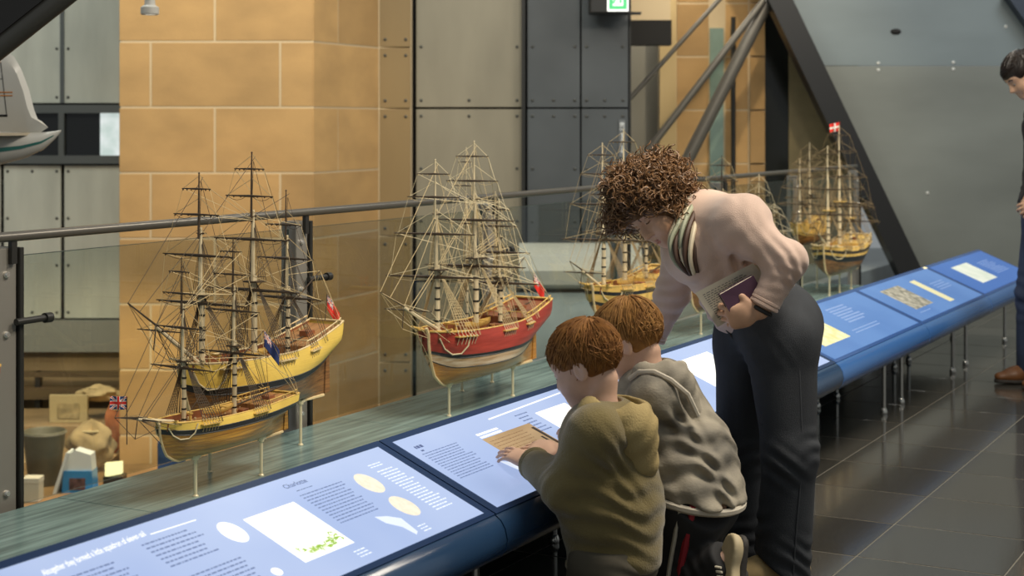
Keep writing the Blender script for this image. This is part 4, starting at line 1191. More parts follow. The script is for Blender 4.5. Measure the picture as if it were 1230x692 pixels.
# white rounded plinth beyond the glass
wp_ = thing('white_plinth', 'long white rounded plinth low behind the glass, right of the red ship', 'plinth', (.5, 11.4, .2), 'C')
m = MB()
prf = [(11.50, .2), (11.25, .2), (11.16, .26), (11.13, .36), (11.17, .46), (11.28, .52), (11.50, .53)]
n = len(prf)
m.add([(.05, y, z) for y, z in prf] + [(.92, y, z) for y, z in prf], [tuple(range(n)), tuple(range(2 * n - 1, n - 1, -1))] + [(i + 1, i, n + i, n + i + 1) for i in range(n - 1)] + [(0, n - 1, 2 * n - 1, n)])
m.build('plinth_body', mat('plinth_white', (0.55, 0.54, 0.48), rough=.5), wp_)
m = MB(); m.box(.03, .94, 11.2, 11.5, .2, .215); m.build('plinth_foot', frame_dark, wp_)

# ------------------------------------------------------------------ the lower display seen through the glass on the left
tz = -.95
tb = thing('display_table', 'brown display table below the balustrade carrying the old trade goods', 'table', (-3.0, 10.6, -1.6), 'C')
m = MB(); m.box(-4.6, -2.40, 9.6, 10.92, tz - .05, tz, .004); m.build('table_top', mat('table_brown', (0.20, 0.12, 0.05), rough=.5, var=.4, vscale=3), tb)
for x in (-4.4, -2.7):
    for y in (9.75, 10.8):
        m = MB(); m.box(x - .04, x + .04, y - .04, y + .04, -1.6, tz - .05); m.build('leg', frame_dark, tb)
st_ = thing('display_step', 'tan stepped plinth behind the lower display table', 'plinth', (-3.6, 11.6, -1.6), 'C')
m = MB(); m.box(-4.6, -2.80, 10.96, 11.5, -1.6, tz, .004); m.build('lower_step', mat('step_tan', (0.30, 0.20, 0.10), rough=.6, var=.3, vscale=2.5), st_)
m = MB(); m.box(-4.6, -2.80, 11.5, 12.2, -1.6, tz + .15, .004); m.build('upper_step', MATS['step_tan'], st_)
# bucket
bk = thing('bucket', 'grey-green tapered bucket on the lower display table', 'bucket', (-3.0, 10.3, tz), 'C')
c = at(53, 575, 10.3)
m = MB(); m.lathe([(.095, 0), (.098, .004), (.135, .33), (.142, .345), (.135, .35), (.128, .34), (.09, .02)], (c[0], 10.3, tz), 28); m.build('bucket_body', mat('bucket_grey', (0.13, 0.115, 0.075), rough=.5, var=.2, vscale=6), bk)
m = MB(); m.tube([(c[0] + .139 * cos(a_), 10.3 + .139 * sin(a_), tz + .335) for a_ in np.linspace(0, 2 * pi, 29)], .006, 6); m.build('bucket_rim', mat('rim_grey', (0.22, 0.20, 0.15), rough=.4), bk)
# framed board
fbd = thing('framed_board', 'cream board with a faded picture leaning at the back of the lower display', 'board', tuple(at(83, 525, 11.6)), 'C')
p0, p1 = at(60, 512, 11.62), at(106, 474, 11.62)
m = MB(); m.box(p0[0], p1[0], 11.60, 11.63, tz + .151, p1[2], .003); m.build('board', mat('board_cream', (0.45, 0.36, 0.19), rough=.7), fbd)
m = MB(); m.box(p0[0] + .06, p1[0] - .06, 11.594, 11.602, p1[2] - .17, p1[2] - .06); m.build('faded_picture', mat('faded_print', (0.32, 0.25, 0.13), rough=.7, var=.5, vscale=14), fbd)
# crumpled sacks
def sack(lbl, x, y, D, w, h, mt, seed):
    c = at(x, y, D); zs_ = tz + (.281 if D > 11.5 else .001); t = thing('sack', lbl, 'sack', (c[0], D, zs_), 'C'); h = max(h, c[2] + h - zs_); c[2] = zs_; R_ = random.Random(seed); ph = [R_.uniform(0, 6) for _ in range(8)]
    m = MB()
    def f(i, j):
        a_ = 2 * pi * i; th = pi * j
        r = (sin(th) ** .6) * (1 + .16 * sin(3 * a_ + ph[0] + 3 * th) + .10 * sin(5 * a_ + ph[1] - 4 * th) + .06 * sin(9 * a_ + ph[2]))
        return (c[0] + w * r * cos(a_), D + w * .6 * r * sin(a_), c[2] + h * (1 - j) * (1 + .12 * sin(2 * a_ + ph[3])) - h * 0.0)
    m.grid(f, 28, 14); m.build('sack_cloth', mt, t)
    m = MB(); m.tube([(c[0] + w * .5 * cos(a_), D + w * .3 * sin(a_), c[2] + h * .86) for a_ in np.linspace(0, 2 * pi, 15)], .008, 5); m.build('tie_cord', rope_tan, t)
sack('crumpled tan sack beside the bucket in the lower display', 110, 540, 10.7, .15, .17, mat('sack_tan', (0.36, 0.26, 0.13), rough=.9, var=.35, vscale=8), 1)
sack('rust-red bundle at the right end of the lower display', 138, 528, 11.25, .065, .27, mat('bundle_rust', (0.33, 0.11, 0.04), rough=.9, var=.35, vscale=8), 2)
sack('pale crumpled cloth draped high behind the tan sack', 120, 518, 11.75, .16, .12, mat('cloth_pale', (0.50, 0.38, 0.20), rough=.9, var=.3, vscale=8), 3)
# blue and white folded leaflet stand
lf = thing('leaflet_stand', 'blue and white folded display box at the front of the lower display', 'box', tuple(at(92, 585, 10.1)), 'C')
a_, b_ = at(74, 587, 10.05), at(112, 587, 10.05); zt2 = at(0, 545, 10.05)[2]; zm = at(0, 566, 10.05)[2]; zmm = tz
wm = mat('leaflet_white', (0.70, 0.72, 0.70), rough=.5); bl = mat('leaflet_blue', (0.03, 0.22, 0.50), rough=.4)
m = MB(); m.prism([(a_[0], tz), (b_[0], tz), (b_[0] - .01, zm), (a_[0] + .01, zm)], 10.05, 10.18); m.build('blue_box', bl, lf)
m = MB(); m.prism([(a_[0] + .01, zm), (b_[0] - .01, zm), (b_[0] - .02, zt2 - .01), ((a_[0] + b_[0]) / 2 - .02, zt2 + .02), (a_[0] + .03, zt2 - .02)], 10.06, 10.17); m.build('white_top', wm, lf)
m = MB(); m.prism([(a_[0] - .05, tz), (a_[0] - .03, tz), (a_[0] + .05, zt2 + .01), (a_[0] + .035, zt2 + .01)], 10.02, 10.16); m.build('folded_flap', wm, lf)
m = MB(); m.box((a_[0] + b_[0]) / 2 - .05, (a_[0] + b_[0]) / 2 + .05, 10.044, 10.051, tz + .02, zm - .045); m.build('dark_picture', mat('leaflet_dark', (0.10, 0.05, 0.05), rough=.5, var=.6, vscale=30), lf)
# white box and lit label
wbx = thing('white_box', 'plain white box standing by the balustrade post in the lower display', 'box', tuple(at(40, 600, 9.85)), 'C')
c = at(40, 600, 9.85)
m = MB(); m.box(c[0] - .055, c[0] + .05, 9.8, 9.9, tz, at(0, 573, 9.85)[2], .004); m.build('box_body', mat('box_white', (0.58, 0.52, 0.40), rough=.6), wbx)
m = MB(); z_ = at(0, 573, 9.85)[2]; m.box(c[0] - .057, c[0] + .052, 9.798, 9.902, z_ - .03, z_ + .002, .002); m.build('box_lid', mat('lid_white', (0.66, 0.60, 0.48), rough=.6), wbx)
ll = thing('lit_label', 'small glowing yellow-white label box at the right of the lower display', 'sign', tuple(at(134, 572, 10.3)), 'C')
a_, b_ = at(126, 573, 10.3), at(146, 557, 10.3)
m = MB(); m.prism([(a_[0], a_[2]), (b_[0], a_[2] + .02), (b_[0], b_[2] + .01), (a_[0], b_[2])], 10.3, 10.34); m.build('label_face', emis('label_glow', (1.0, .90, .45), 1.6), ll)
m = MB(); m.box(a_[0] - .01, b_[0] + .01, 10.29, 10.40, tz, a_[2] + .004); m.build('label_base', frame_dark, ll)
# low box rail in front of the back wall
rl = thing('rope_barrier', 'low dark timber ledge running behind the lower display', 'ledge', (-3.6, 12.2, tz), 'C')
m = MB(); m.box(-4.6, -2.8, 12.30, 12.42, -.75, -.66); m.box(-4.6, -2.8, 12.32, 12.40, -.58, -.54); m.build_each('ledge_bar', mat('ledge_wood', (0.12, 0.08, 0.04), rough=.6), rl)
for x in (-4.5, -3.7, -2.9):
    m = MB(); m.box(x - .02, x + .02, 12.33, 12.40, -1.6, -.54); m.build('ledge_leg', frame_dark, rl)
rl['label'] = 'low dark timber rail running behind the lower display'; rl.name = 'timber_rail'; rl['category'] = 'rail'
# blue panel glimpsed between pier and small brig
bp_ = thing('blue_panel', 'small blue information panel low beside the pier under the small brig', 'panel', tuple(at(205, 560, 9.6)), 'C')
a_, b_ = at(189, 570, 9.6), at(222, 531, 9.6)
m = MB(); m.box(a_[0], b_[0], 9.6, 9.63, a_[2] - .1, b_[2], .003); m.build('panel_face', mat('panel_blue', (0.05, 0.10, 0.22), rough=.4, var=.4, vscale=9), bp_)
m = MB(); m.box((a_[0] + b_[0]) / 2 - .015, (a_[0] + b_[0]) / 2 + .015, 9.61, 9.64, -1.6, a_[2] - .1); m.build('panel_stem', frame_dark, bp_)
# ------------------------------------------------------------------ figures: smooth solids from rounded limbs
def surf(fn, lo, hi, h):
    """surface of fn<0 as quads (surface nets), evaluated only in blocks near the surface"""
    B = 8
    lo = np.array(lo, np.float32); n = [int(math.ceil((hi[i] - lo[i]) / h / B)) * B for i in range(3)]
    nb = [k // B for k in n]
    g = np.stack(np.meshgrid(*[np.arange(k) for k in nb], indexing='ij'), -1).reshape(-1, 3)
    cen = lo + (g * B + (B - 1) / 2) * h
    d = fn(cen.astype(np.float32))
    act = np.abs(d) < B * h * 1.35
    F = np.where(d > 0, 1, -1).astype(np.float32).reshape(nb)
    F = F.repeat(B, 0).repeat(B, 1).repeat(B, 2)
    ga = g[act]
    off = np.stack(np.meshgrid(*[np.arange(B)] * 3, indexing='ij'), -1).reshape(-1, 3)
    for c in range(0, len(ga), 900):
        I = (ga[c:c + 900, None, :] * B + off[None]).reshape(-1, 3)
        F[I[:, 0], I[:, 1], I[:, 2]] = fn((lo + I * h).astype(np.float32))
    S = F < 0
    cells = np.zeros([k - 1 for k in F.shape], np.int8)
    for a in (0, 1):
        for b in (0, 1):
            for c in (0, 1):
                cells += S[a:S.shape[0] - 1 + a, b:S.shape[1] - 1 + b, c:S.shape[2] - 1 + c]
    idx = np.argwhere((cells > 0) & (cells < 8))
    vid = -np.ones(cells.shape, np.int32); vid[tuple(idx.T)] = np.arange(len(idx))
    acc = np.zeros((len(idx), 3)); cnt = np.zeros(len(idx))
    cor = [(a, b, c) for a in (0, 1) for b in (0, 1) for c in (0, 1)]
    val = {k: F[idx[:, 0] + k[0], idx[:, 1] + k[1], idx[:, 2] + k[2]] for k in cor}
    for k in cor:
        for ax in range(3):
            if k[ax]: continue
            k2 = list(k); k2[ax] = 1; k2 = tuple(k2)
            f0, f1 = val[k], val[k2]; mk = (f0 < 0) != (f1 < 0)
            t = np.where(mk, f0 / np.where(mk, f0 - f1, 1), 0)
            p = np.tile(np.array(k, float), (len(idx), 1)); p[:, ax] += t
            acc += p * mk[:, None]; cnt += mk
    V = lo + (idx + acc / cnt[:, None]) * h
    Q = []
    for ax in range(3):
        sl0 = [slice(1, -1)] * 3; sl1 = [slice(1, -1)] * 3
        sl0[ax] = slice(0, S.shape[ax] - 1); sl1[ax] = slice(1, S.shape[ax])
        A, Bq = S[tuple(sl0)], S[tuple(sl1)]
        e = np.argwhere(A != Bq)
        if not len(e): continue
        fl = A[tuple(e.T)]
        o = np.array([1, 1, 1]); o[ax] = 0
        e = e + o
        u, w = [(1, 2), (2, 0), (0, 1)][ax]
        q = []
        for du, dw in ((1, 1), (0, 1), (0, 0), (1, 0)):
            c = e.copy(); c[:, u] -= du; c[:, w] -= dw; q.append(vid[tuple(c.T)])
        q = np.stack(q, 1)
        q[~fl] = q[~fl][:, ::-1]
        Q.append(q)
    Q = np.concatenate(Q); Q = Q[(Q >= 0).all(1)]
    return V, Q

def limb(a, b, ra, rb, flat=None, fk=1.0):
    """tapered rounded limb; flat = direction in which it is squashed by fk"""
    a = np.array(a, np.float32); b = np.array(b, np.float32); ab = b - a; L2 = max(1e-9, float(ab @ ab))
    fl = None if flat is None else (np.array(flat, np.float32) / np.linalg.norm(flat)).astype(np.float32)
    def f(P):
        ap = P - a
        t = np.clip(ap @ ab / L2, 0, 1)
        e = ap - t[:, None] * ab
        if fl is not None: e = e + ((e @ fl) * (1 / fk - 1))[:, None] * fl
        d = np.sqrt((e * e).sum(1)) - (ra + (rb - ra) * t)
        return d * (fk if fl is not None and fk < 1 else 1)
    return f
def ell(c, r, M=None):
    c = np.array(c, np.float32); r = np.array(r, np.float32); Mt = None if M is None else np.array(M, np.float32)
    def f(P):
        q = P - c
        if Mt is not None: q = q @ Mt.T
        k0 = np.sqrt(((q / r) ** 2).sum(1)); k1 = np.sqrt(((q / (r * r)) ** 2).sum(1))
        return k0 * (k0 - 1) / np.maximum(k1, 1e-6)
    return f
def smin(a, b, k):
    if k <= 0: return np.minimum(a, b)
    h = np.maximum(k - np.abs(a - b), 0) / k
    return np.minimum(a, b) - h * h * k * .25
def smax(a, b, k): return -smin(-a, -b, k)
def uni(fs, k=.03):
    def f(P):
        d = fs[0](P)
        for g in fs[1:]: d = smin(d, g(P), k)
        return d
    return f
def cut(f, *gs, k=.004):
    def h(P):
        d = f(P)
        for g in gs: d = smax(d, -g(P), k)
        return d
    return h
def half(p, n):
    """solid half space on the side of n, through p"""
    p = np.array(p, np.float32); n = np.array(n, np.float32); n = n / np.linalg.norm(n)
    return lambda P: -((P - p) @ n)
def folds(f, items):
    """cloth folds: (centre, direction, wavelength, amplitude, radius)"""
    its = [(np.array(c, np.float32), np.array(d, np.float32) / np.linalg.norm(d), w, a, r) for c, d, w, a, r in items]
    def g(P):
        d = f(P)
        for c, dr, w, a, r in its:
            q = P - c; fall = np.exp(-(q * q).sum(1) / (r * r))
            s_ = q @ dr
            d = d + a * fall * np.sin(2 * pi * (s_ / w + .25 * np.sin(q[:, 0] * 31 + q[:, 1] * 23 + q[:, 2] * 17)))
        return d
    return g
def skin_obj(name, fn, lo, hi, h, m, parent, base=None):
    V, Q = surf(fn, lo, hi, h)
    me = bpy.data.meshes.new(name)
    b = np.array(parent['_b'])
    me.vertices.add(len(V)); me.vertices.foreach_set('co', (V - b).astype(np.float32).ravel())
    me.loops.add(len(Q) * 4); me.polygons.add(len(Q))
    me.polygons.foreach_set('loop_start', np.arange(0, len(Q) * 4, 4)); me.loops.foreach_set('vertex_index', Q.ravel().astype(np.int32))
    me.polygons.foreach_set('use_smooth', np.ones(len(Q), bool))
    me.materials.append(m); me.update(); me.validate()
    o = bpy.data.objects.new(name, me); COL.objects.link(o); o.parent = parent; o['_b'] = list(parent['_b'])
    md = o.modifiers.new('smooth', 'SMOOTH'); md.factor = .5; md.iterations = 2
    return o

def unit(v): v = np.array(v, float); return v / np.linalg.norm(v)
class Head:
    """head frame: c centre, f where the face looks, u crown direction"""
    def __init__(s, c, f, u, k=1.0, kid=False):
        s.c = np.array(c, float); s.f = unit(f); u = np.array(u, float); u = u - s.f * (u @ s.f); s.u = unit(u); s.r = np.cross(s.f, s.u); s.k = k; s.kid = kid
        s.M = np.stack([s.r, s.f, s.u])
    def p(s, x, y, z): return s.c + s.k * (s.r * x + s.f * y + s.u * z)
    def E(s, x, y, z, a, b, c): return ell(s.p(x, y, z), (a * s.k, b * s.k, c * s.k), s.M)
    def B(s, p, q, ra, rb): return limb(s.p(*p), s.p(*q), ra * s.k, rb * s.k)
    def field(s):
        kd = s.kid
        skull = uni([s.E(0, -.012, .035, .074, .094, .084), s.E(0, .030, -.030, .056, .060, .080), s.E(0, .062, -.085, .026 if not kd else .03, .024, .022),
                     s.E(.036, .052, -.030, .028, .030, .034), s.E(-.036, .052, -.030, .028, .030, .034), s.E(0, .066, .030, .056, .026, .020)], .03)
        sock = [s.E(x, .098, .008, .020, .020, .014) for x in (.031, -.031)]
        face = cut(skull, *sock, k=.014)
        add = [s.B((0, .084, .014), (0, .106 if not kd else .098, -.028), .0075, .0115 if not kd else .010), s.E(.011, .094, -.031, .008, .009, .007), s.E(-.011, .094, -.031, .008, .009, .007)]
        lips = [s.B((-.017, .084, -.057), (.017, .084, -.057), .0062, .0062), s.B((0, .088, -.056), (0, .086, -.057), .006, .006), s.B((-.014, .083, -.068), (.014, .083, -.068), .0068, .0068)]
        mouth = [s.B((-.02, .092, -.0625), (.02, .092, -.0625), .0028, .0028)]
        lids = [s.E(x, .0755, .008, .0150, .0140, .0105) for x in (.031, -.031)]
        ears = []
        for sg in (1, -1):
            ears.append(cut(s.E(sg * .078, -.008, -.004, .009, .021, .033), s.E(sg * .088, -.004, -.002, .007, .011, .019), k=.006))
        def f(P):
            d = smin(face(P), uni(add, .008)(P), .010)
            d = smin(d, uni(lips, .004)(P), .006)
            d = smax(d, -mouth[0](P), .003)
            d = smin(d, uni(lids, 0)(P), .004)
            d = smin(d, uni(ears, 0)(P), .006)
            return d
        return f

def hand(wrist, d, n, side, k=1.0, curl=(.25, .3, .35, .4), bend=.5, thumb=.9, spread=.10):
    """wrist point, finger direction d, palm normal n (out of the palm), side = which way the thumb lies across"""
    d = unit(d); n = np.array(n, float); n = unit(n - d * (n @ d)); t = np.cross(d, n) * side
    w = np.array(wrist, float)
    palm = [limb(w, w + d * .045 * k, .024 * k, .030 * k, n, .55), limb(w + d * .045 * k + t * .014 * k, w + d * .085 * k + t * .020 * k, .024 * k, .019 * k, n, .58),
            limb(w + d * .045 * k - t * .014 * k, w + d * .080 * k - t * .022 * k, .024 * k, .018 * k, n, .58)]
    fs = []
    lens = ((.040, .025, .020), (.045, .028, .021), (.041, .026, .020), (.032, .020, .018))
    for i in range(4):
        o = (.030 - .0195 * i) * k
        p = w + d * (.088 - .004 * abs(i - 1)) * k + t * o
        ang = 0.0; dr = unit(d + t * spread * (1.5 - i))
        r = (.0090, .0092, .0088, .0078)[i] * k
        for j, l in enumerate(lens[i]):
            ang += curl[i] * (1.0 if j == 0 else 1.0 + bend)
            v = dr * cos(ang) + n * sin(ang)
            q = p + v * l * k
            fs.append(limb(p, q, r, r * .90)); p = q; r *= .92
    tb = w + d * .018 * k + t * .024 * k
    v = unit(d * .62 + t * thumb + n * .25); a = tb + v * .042 * k; v2 = unit(d * .9 + t * thumb * .35 + n * .25); b = a + v2 * .030 * k; c = b + unit(d + n * .3) * .024 * k
    th = [limb(tb, a, .0135 * k, .0110 * k), limb(a, b, .0105 * k, .0098 * k), limb(b, c, .0095 * k, .0078 * k)]
    P0 = uni(palm, .02 * k); F0 = uni(fs, 0); T0 = uni(th, .004)
    return lambda P: smin(smin(P0(P), F0(P), .008 * k), T0(P), .012 * k)

def bounds(pts, pad): P = np.array(pts); return P.min(0) - pad, P.max(0) + pad

def curls(name, H, parent, m, n, seed, place_fn, rad_=.0028, coil=.008, ln=.05, turns=2.2, droop=.3):
    """ringlets growing out of a head of hair"""
    R_ = np.random.RandomState(seed); mb = MB()
    for i in range(n):
        p, nrm = place_fn(R_)
        tdir = unit(nrm * R_.uniform(.25, .9) + R_.normal(size=3) * .55 + np.array([0, 0, -droop]))
        e = unit(np.cross(tdir, R_.normal(size=3))); g = np.cross(tdir, e); ph = R_.uniform(0, 6.28); L_ = ln * R_.uniform(.5, 1.2); c_ = coil * R_.uniform(.6, 1.3); tn = turns * R_.uniform(.6, 1.2)
        S = 12
        pts = [p + tdir * (L_ * j / S - .012) + (e * cos(ph + tn * 2 * pi * j / S) + g * sin(ph + tn * 2 * pi * j / S)) * c_ * min(1, .4 + j / 6) for j in range(S + 1)]
        mb.tube(pts, [rad_ * (1 - .55 * j / S) for j in range(S + 1)], 4)
    return mb.build(name, m, parent, kind='stuff')

def strands(name, parent, m, n, seed, H, ax, down, rad_=.0026, ln=.075):
    """short straight hair lying over the skull, combed away from the crown; ax = half axes of the hair cap in head frame"""
    R_ = np.random.RandomState(seed); mb = MB(); crown = unit((.1, -.45, .9))
    for i in range(n):
        while True:
            q = unit(R_.normal(size=3))
            if q[2] > -.30 - .45 * max(0, -q[1]) and not (q[1] > .40 and q[2] < .36) and not (abs(q[0]) > .75 and q[1] > -.25 and q[2] < .12): break
        pts = []
        t = q - crown * (q @ crown); t = unit(t) + R_.normal(size=3) * .10 + np.array([.25, 0, 0])
        for j in range(6):
            lift = 1.0 + .03 * sin(i * 1.7) + .06 * (j / 5) ** 2 * R_.uniform(-.2, 1)
            c = unit(q); pts.append(H.p(*(np.array(down) + c * np.array(ax) * lift / H.k)))
            t = t - c * (t @ c); q = unit(c + unit(t) * ln / 5 / np.mean(ax))
        mb.tube(pts, [rad_ * (1 - .6 * j / 5) for j in range(6)], 4)
    return mb.build(name, m, parent, kind='stuff')

skin = mat('skin', (0.60, 0.36, 0.23), rough=.5, var=.07, vscale=25)
skin_kid = mat('child_skin', (0.64, 0.40, 0.28), rough=.5, var=.07, vscale=25)
knit = mat('pale_pink_knit', (0.62, 0.45, 0.36), rough=.85, var=.06, vscale=10, bump=.25, bscale=330, sheen=.3)
denim = mat('dark_denim', (0.036, 0.041, 0.048), rough=.85, col2=(0.015, 0.017, 0.021), vscale=5, stretch=(1.5, 1.5, .5), bump=.3, bscale=400)
denim_fade = mat('seam_denim', (0.055, 0.06, 0.068), rough=.8)
shirt_w = mat('cream_shirt', (0.74, 0.69, 0.55), rough=.8)
hair_w = mat('curly_brown_hair', (0.22, 0.118, 0.048), rough=.5, col2=(0.095, 0.046, 0.018), vscale=40)
hair_b = mat('auburn_hair', (0.30, 0.135, 0.036), rough=.7, spec=.2, col2=(0.17, 0.070, 0.020), vscale=45)
hair_c = mat('ginger_brown_hair', (0.36, 0.185, 0.055), rough=.7, spec=.2, col2=(0.21, 0.098, 0.030), vscale=45)
olive = mat('olive_fleece', (0.165, 0.125, 0.042), rough=.95, var=.16, vscale=7, bump=.3, bscale=220, sheen=.3)
olive_in = mat('tan_hood_lining', (0.38, 0.285, 0.12), rough=.9, var=.15, vscale=9, bump=.25, bscale=200)
jacket = mat('grey_patterned_jacket', (0.42, 0.37, 0.28), rough=.8, col2=(0.13, 0.118, 0.095), vscale=9, stretch=(1, 1, 1.6), bump=.15, bscale=120, detail=2)
jacket_pale = mat('pale_jacket_trim', (0.50, 0.45, 0.36), rough=.8, var=.1, vscale=12)
trouser = mat('black_tracksuit', (0.014, 0.014, 0.015), rough=.8)
trim_red = mat('red_side_stripe', (0.30, 0.012, 0.022), rough=.7)
trim_white = mat('white_side_stripe', (0.45, 0.42, 0.34), rough=.7)
khaki = mat('khaki_trousers', (0.085, 0.072, 0.048), rough=.85, var=.15, vscale=9)
shoe_tan = mat('tan_suede', (0.46, 0.33, 0.15), rough=.8, var=.15, vscale=14)
shoe_bone = mat('bone_leather', (0.55, 0.45, 0.27), rough=.6, var=.12, vscale=16)
sole_m = mat('dark_sole', (0.03, 0.025, 0.02), rough=.7)
eye_w = mat('eye_white', (0.75, 0.72, 0.68), rough=.2)
dark_eye = mat('eye_iris', (0.05, 0.03, 0.02), rough=.2)
lip_m = None
UPV = np.array([0, 0, 1.])

def eyes(H, par):
    for sx_ in (1, -1):
        m = MB(); c = H.p(sx_ * .031, .0775, .003)
        m.ball(c - H.f * .003 * H.k - H.u * .0015, .0115 * H.k, 12, 8); e = m.build('eye', eye_w, par)
        m = MB(); q = H.p(sx_ * .031, .0838, -.0025); m.ball(q, .0046 * H.k, 8, 6); m.build('iris', dark_eye, e)

def shoe(name, par, ankle, heel, toe, w, m, up=UPV):
    heel = np.array(heel, float); toe = np.array(toe, float); ankle = np.array(ankle, float)
    d = unit(toe - heel); n = unit(np.array(up, float) - d * (d @ np.array(up, float)))
    L_ = np.linalg.norm(toe - heel)
    mid = heel + d * L_ * .62
    f = uni([limb(heel + n * w * .75 + d * w * .5, mid + n * w * .75, w * .86, w * .98, n, .85), limb(mid + n * w * .70, toe + n * w * .55 - d * w * .7, w * .98, w * .72, n, .72),
             limb(heel + n * w * .9 + d * w * .8, ankle, w * .95, w * .92), limb(mid + n * w * .9 - d * w * .4, ankle + d * w * .2, w * .7, w * .8)], w * .6)
    f = cut(f, half(heel, -n), half(ankle + n * w * .55, n), k=.004)
    lo, hi = bounds([heel, toe, ankle], w * 2.2)
    s_ = skin_obj(name, f, lo, hi, .005, m, par)
    g = uni([limb(heel + d * w * .5, mid, w * .92, w * 1.06), limb(mid, toe - d * w * .75, w * 1.06, w * .80)], w * .5)
    g = cut(g, half(heel - n * .006, -n), half(heel + n * .014, n), k=.003)
    skin_obj('shoe_sole', g, lo, hi, .005, sole_m, s_)
    m_ = MB()
    for j in range(4):
        c = mid + n * w * (1.42 + .12 * j) - d * w * (.25 + .32 * j); r = np.cross(d, n)
        m_.tube([c - r * w * .45 - n * w * .10, c + n * w * .10, c + r * w * .45 - n * w * .10], .0035, 5)
    m_.build_each('shoe_lace', shirt_w, s_)
    return s_

# ---------------- the stooping woman
def woman():
    J = dict(neck=at(836, 262, 4.97), chest=at(852, 290, 4.95), belly=at(893, 345, 4.93), pel=at(921, 385, 4.92),
             ls=at(886, 273, 4.76), le=at(946, 313, 4.66), lw=at(914, 373, 4.66),
             rs=at(822, 293, 5.10), re=at(808, 352, 5.16), rw=at(781, 412, 5.18),
             lh=at(938, 408, 4.81), lk=at(949, 545, 4.76), la=at(938, 692, 4.80),
             rh=at(900, 412, 5.00), rk=at(890, 545, 5.02), ra=at(884, 664, 5.00))
    base = np.array([at(915, 690, 4.9)[0], 4.88, 0])
    t = thing('person', 'woman with curly brown hair, pale pink sweater and jeans stooping over the bench', 'person', tuple(base), 'C')
    fwd = unit((-.94, -.30, 0)); rgt = unit(np.cross(fwd, UPV))
    H = Head(at(790, 251, 4.95), (-.58, -.58, -.64), (-.66, -.02, .62), 1.0)
    spine = unit(J['chest'] - J['pel']); front = unit(fwd - spine * (fwd @ spine))
    hf = H.field()
    # hands: left one closed over the book, right one reaching to the panel
    lhand = hand(J['lw'] + np.array([-.01, -.004, -.002]), (-.93, -.05, -.22), (-.10, .93, .15), -1, .92, curl=(.80, .85, .9, .95), bend=.25, thumb=1.0)
    rhand = hand(J['rw'], (-.62, .2, -.75), (-.5, .1, -.3), 1, .92, curl=(.1, .25, .4, .45))
    body = uni([limb(J['pel'] - rgt * .07, J['pel'] + rgt * .07, .105, .105), limb(J['pel'], J['belly'], .12, .115, front, .8), limb(J['belly'], J['chest'], .115, .125, front, .8),
                limb(J['ls'], J['rs'], .05, .05), limb(J['chest'], J['neck'], .07, .05), limb(J['neck'], H.p(0, -.025, -.055), .050, .052),
                limb(J['ls'], J['le'], .042, .036), limb(J['le'], J['lw'], .036, .026), limb(J['rs'], J['re'], .042, .036), limb(J['re'], J['rw'], .036, .026),
                limb(J['lh'], J['lk'], .075, .05), limb(J['lk'], J['la'], .05, .036), limb(J['rh'], J['rk'], .075, .05), limb(J['rk'], J['ra'], .05, .036)], .03)
    bf = lambda P: smin(smin(body(P), hf(P), .012), np.minimum(lhand(P), rhand(P)), .008)
    lo, hi = bounds(list(J.values()) + [H.p(0, 0, .13), H.p(0, .13, 0)], .16)
    bd = skin_obj('body', bf, lo, hi, .0048, skin, t)
    for sx_ in (1, -1):      # lowered lids: only the line of the lashes shows
        m = MB(); m.tube([H.p(sx_ * (.031 + .0135 * x), .0885 - .006 * x * x, .0015 + .002 * x * x) for x in np.linspace(-1, 1, 9)], [.0008, .0014, .0018, .002, .002, .002, .0018, .0014, .0008], 5); m.build('eyelashes', hair_w, bd)
    m = MB()
    for z, r in ((-.0575, .0045), (-.0675, .005)):
        m.tube([H.p(x, .0895 - 6 * x * x * 4, z) for x in np.linspace(-.017, .017, 7)], [r * .35, r * .8, r, r, r, r * .8, r * .35], 6)
    m.build_each('lip', mat('lip_pink', (0.45, 0.19, 0.15), rough=.4), bd)
    m = MB()
    for sx_ in (1, -1): m.tube([H.p(sx_ * (.016 + .03 * i / 5), .093 - .012 * (i / 5) ** 2, .026 + .006 * sin(pi * i / 5)) for i in range(6)], .0028, 5)
    m.build_each('eyebrow', hair_w, bd)
    # sweater
    sl = limb(J['ls'], J['le'], .064, .054); sl2 = limb(J['le'], J['lw'], .054, .042); sr = limb(J['rs'], J['re'], .062, .054); sr2 = limb(J['re'], J['rw'], .054, .041)
    bust = [ell(J['chest'] + front * .075 - spine * .02 + rgt * s_ * .065, (.072, .072, .072)) for s_ in (1, -1)]
    tor = uni([limb(J['pel'] + spine * .075 - rgt * .035, J['belly'], .132, .128, front, .9), limb(J['pel'] + spine * .075 + rgt * .035, J['belly'], .132, .128, front, .9), limb(J['belly'], J['chest'], .128, .132, front, .85),
               limb(J['ls'], J['rs'], .068, .066), limb(J['chest'], J['neck'] - spine * .01, .105, .070), limb(J['chest'] - front * .045, J['neck'] - front * .012, .085, .055), limb(J['ls'] - front * .03, J['rs'] - front * .03, .064, .06), limb(J['neck'] - front * .035 - spine * .02, J['ls'] - front * .03 + spine * .005, .062, .070), limb(J['neck'] - front * .05 - spine * .06, J['belly'] - front * .05, .085, .09)] + bust, .06)
    lw_d = unit(J['lw'] - J['le']); rw_d = unit(J['rw'] - J['re'])
    arm_l = cut(uni([sl, sl2], .03), half(J['lw'] - lw_d * .012, lw_d), k=.006); arm_r = cut(uni([sr, sr2], .03), half(J['rw'] - rw_d * .02, rw_d), k=.006)
    hem = cut(tor, half(J['pel'] + spine * .030 - front * .0, -spine), k=.008)
    def sw(P): return smin(hem(P), smin(arm_l(P), arm_r(P), .02), .045)
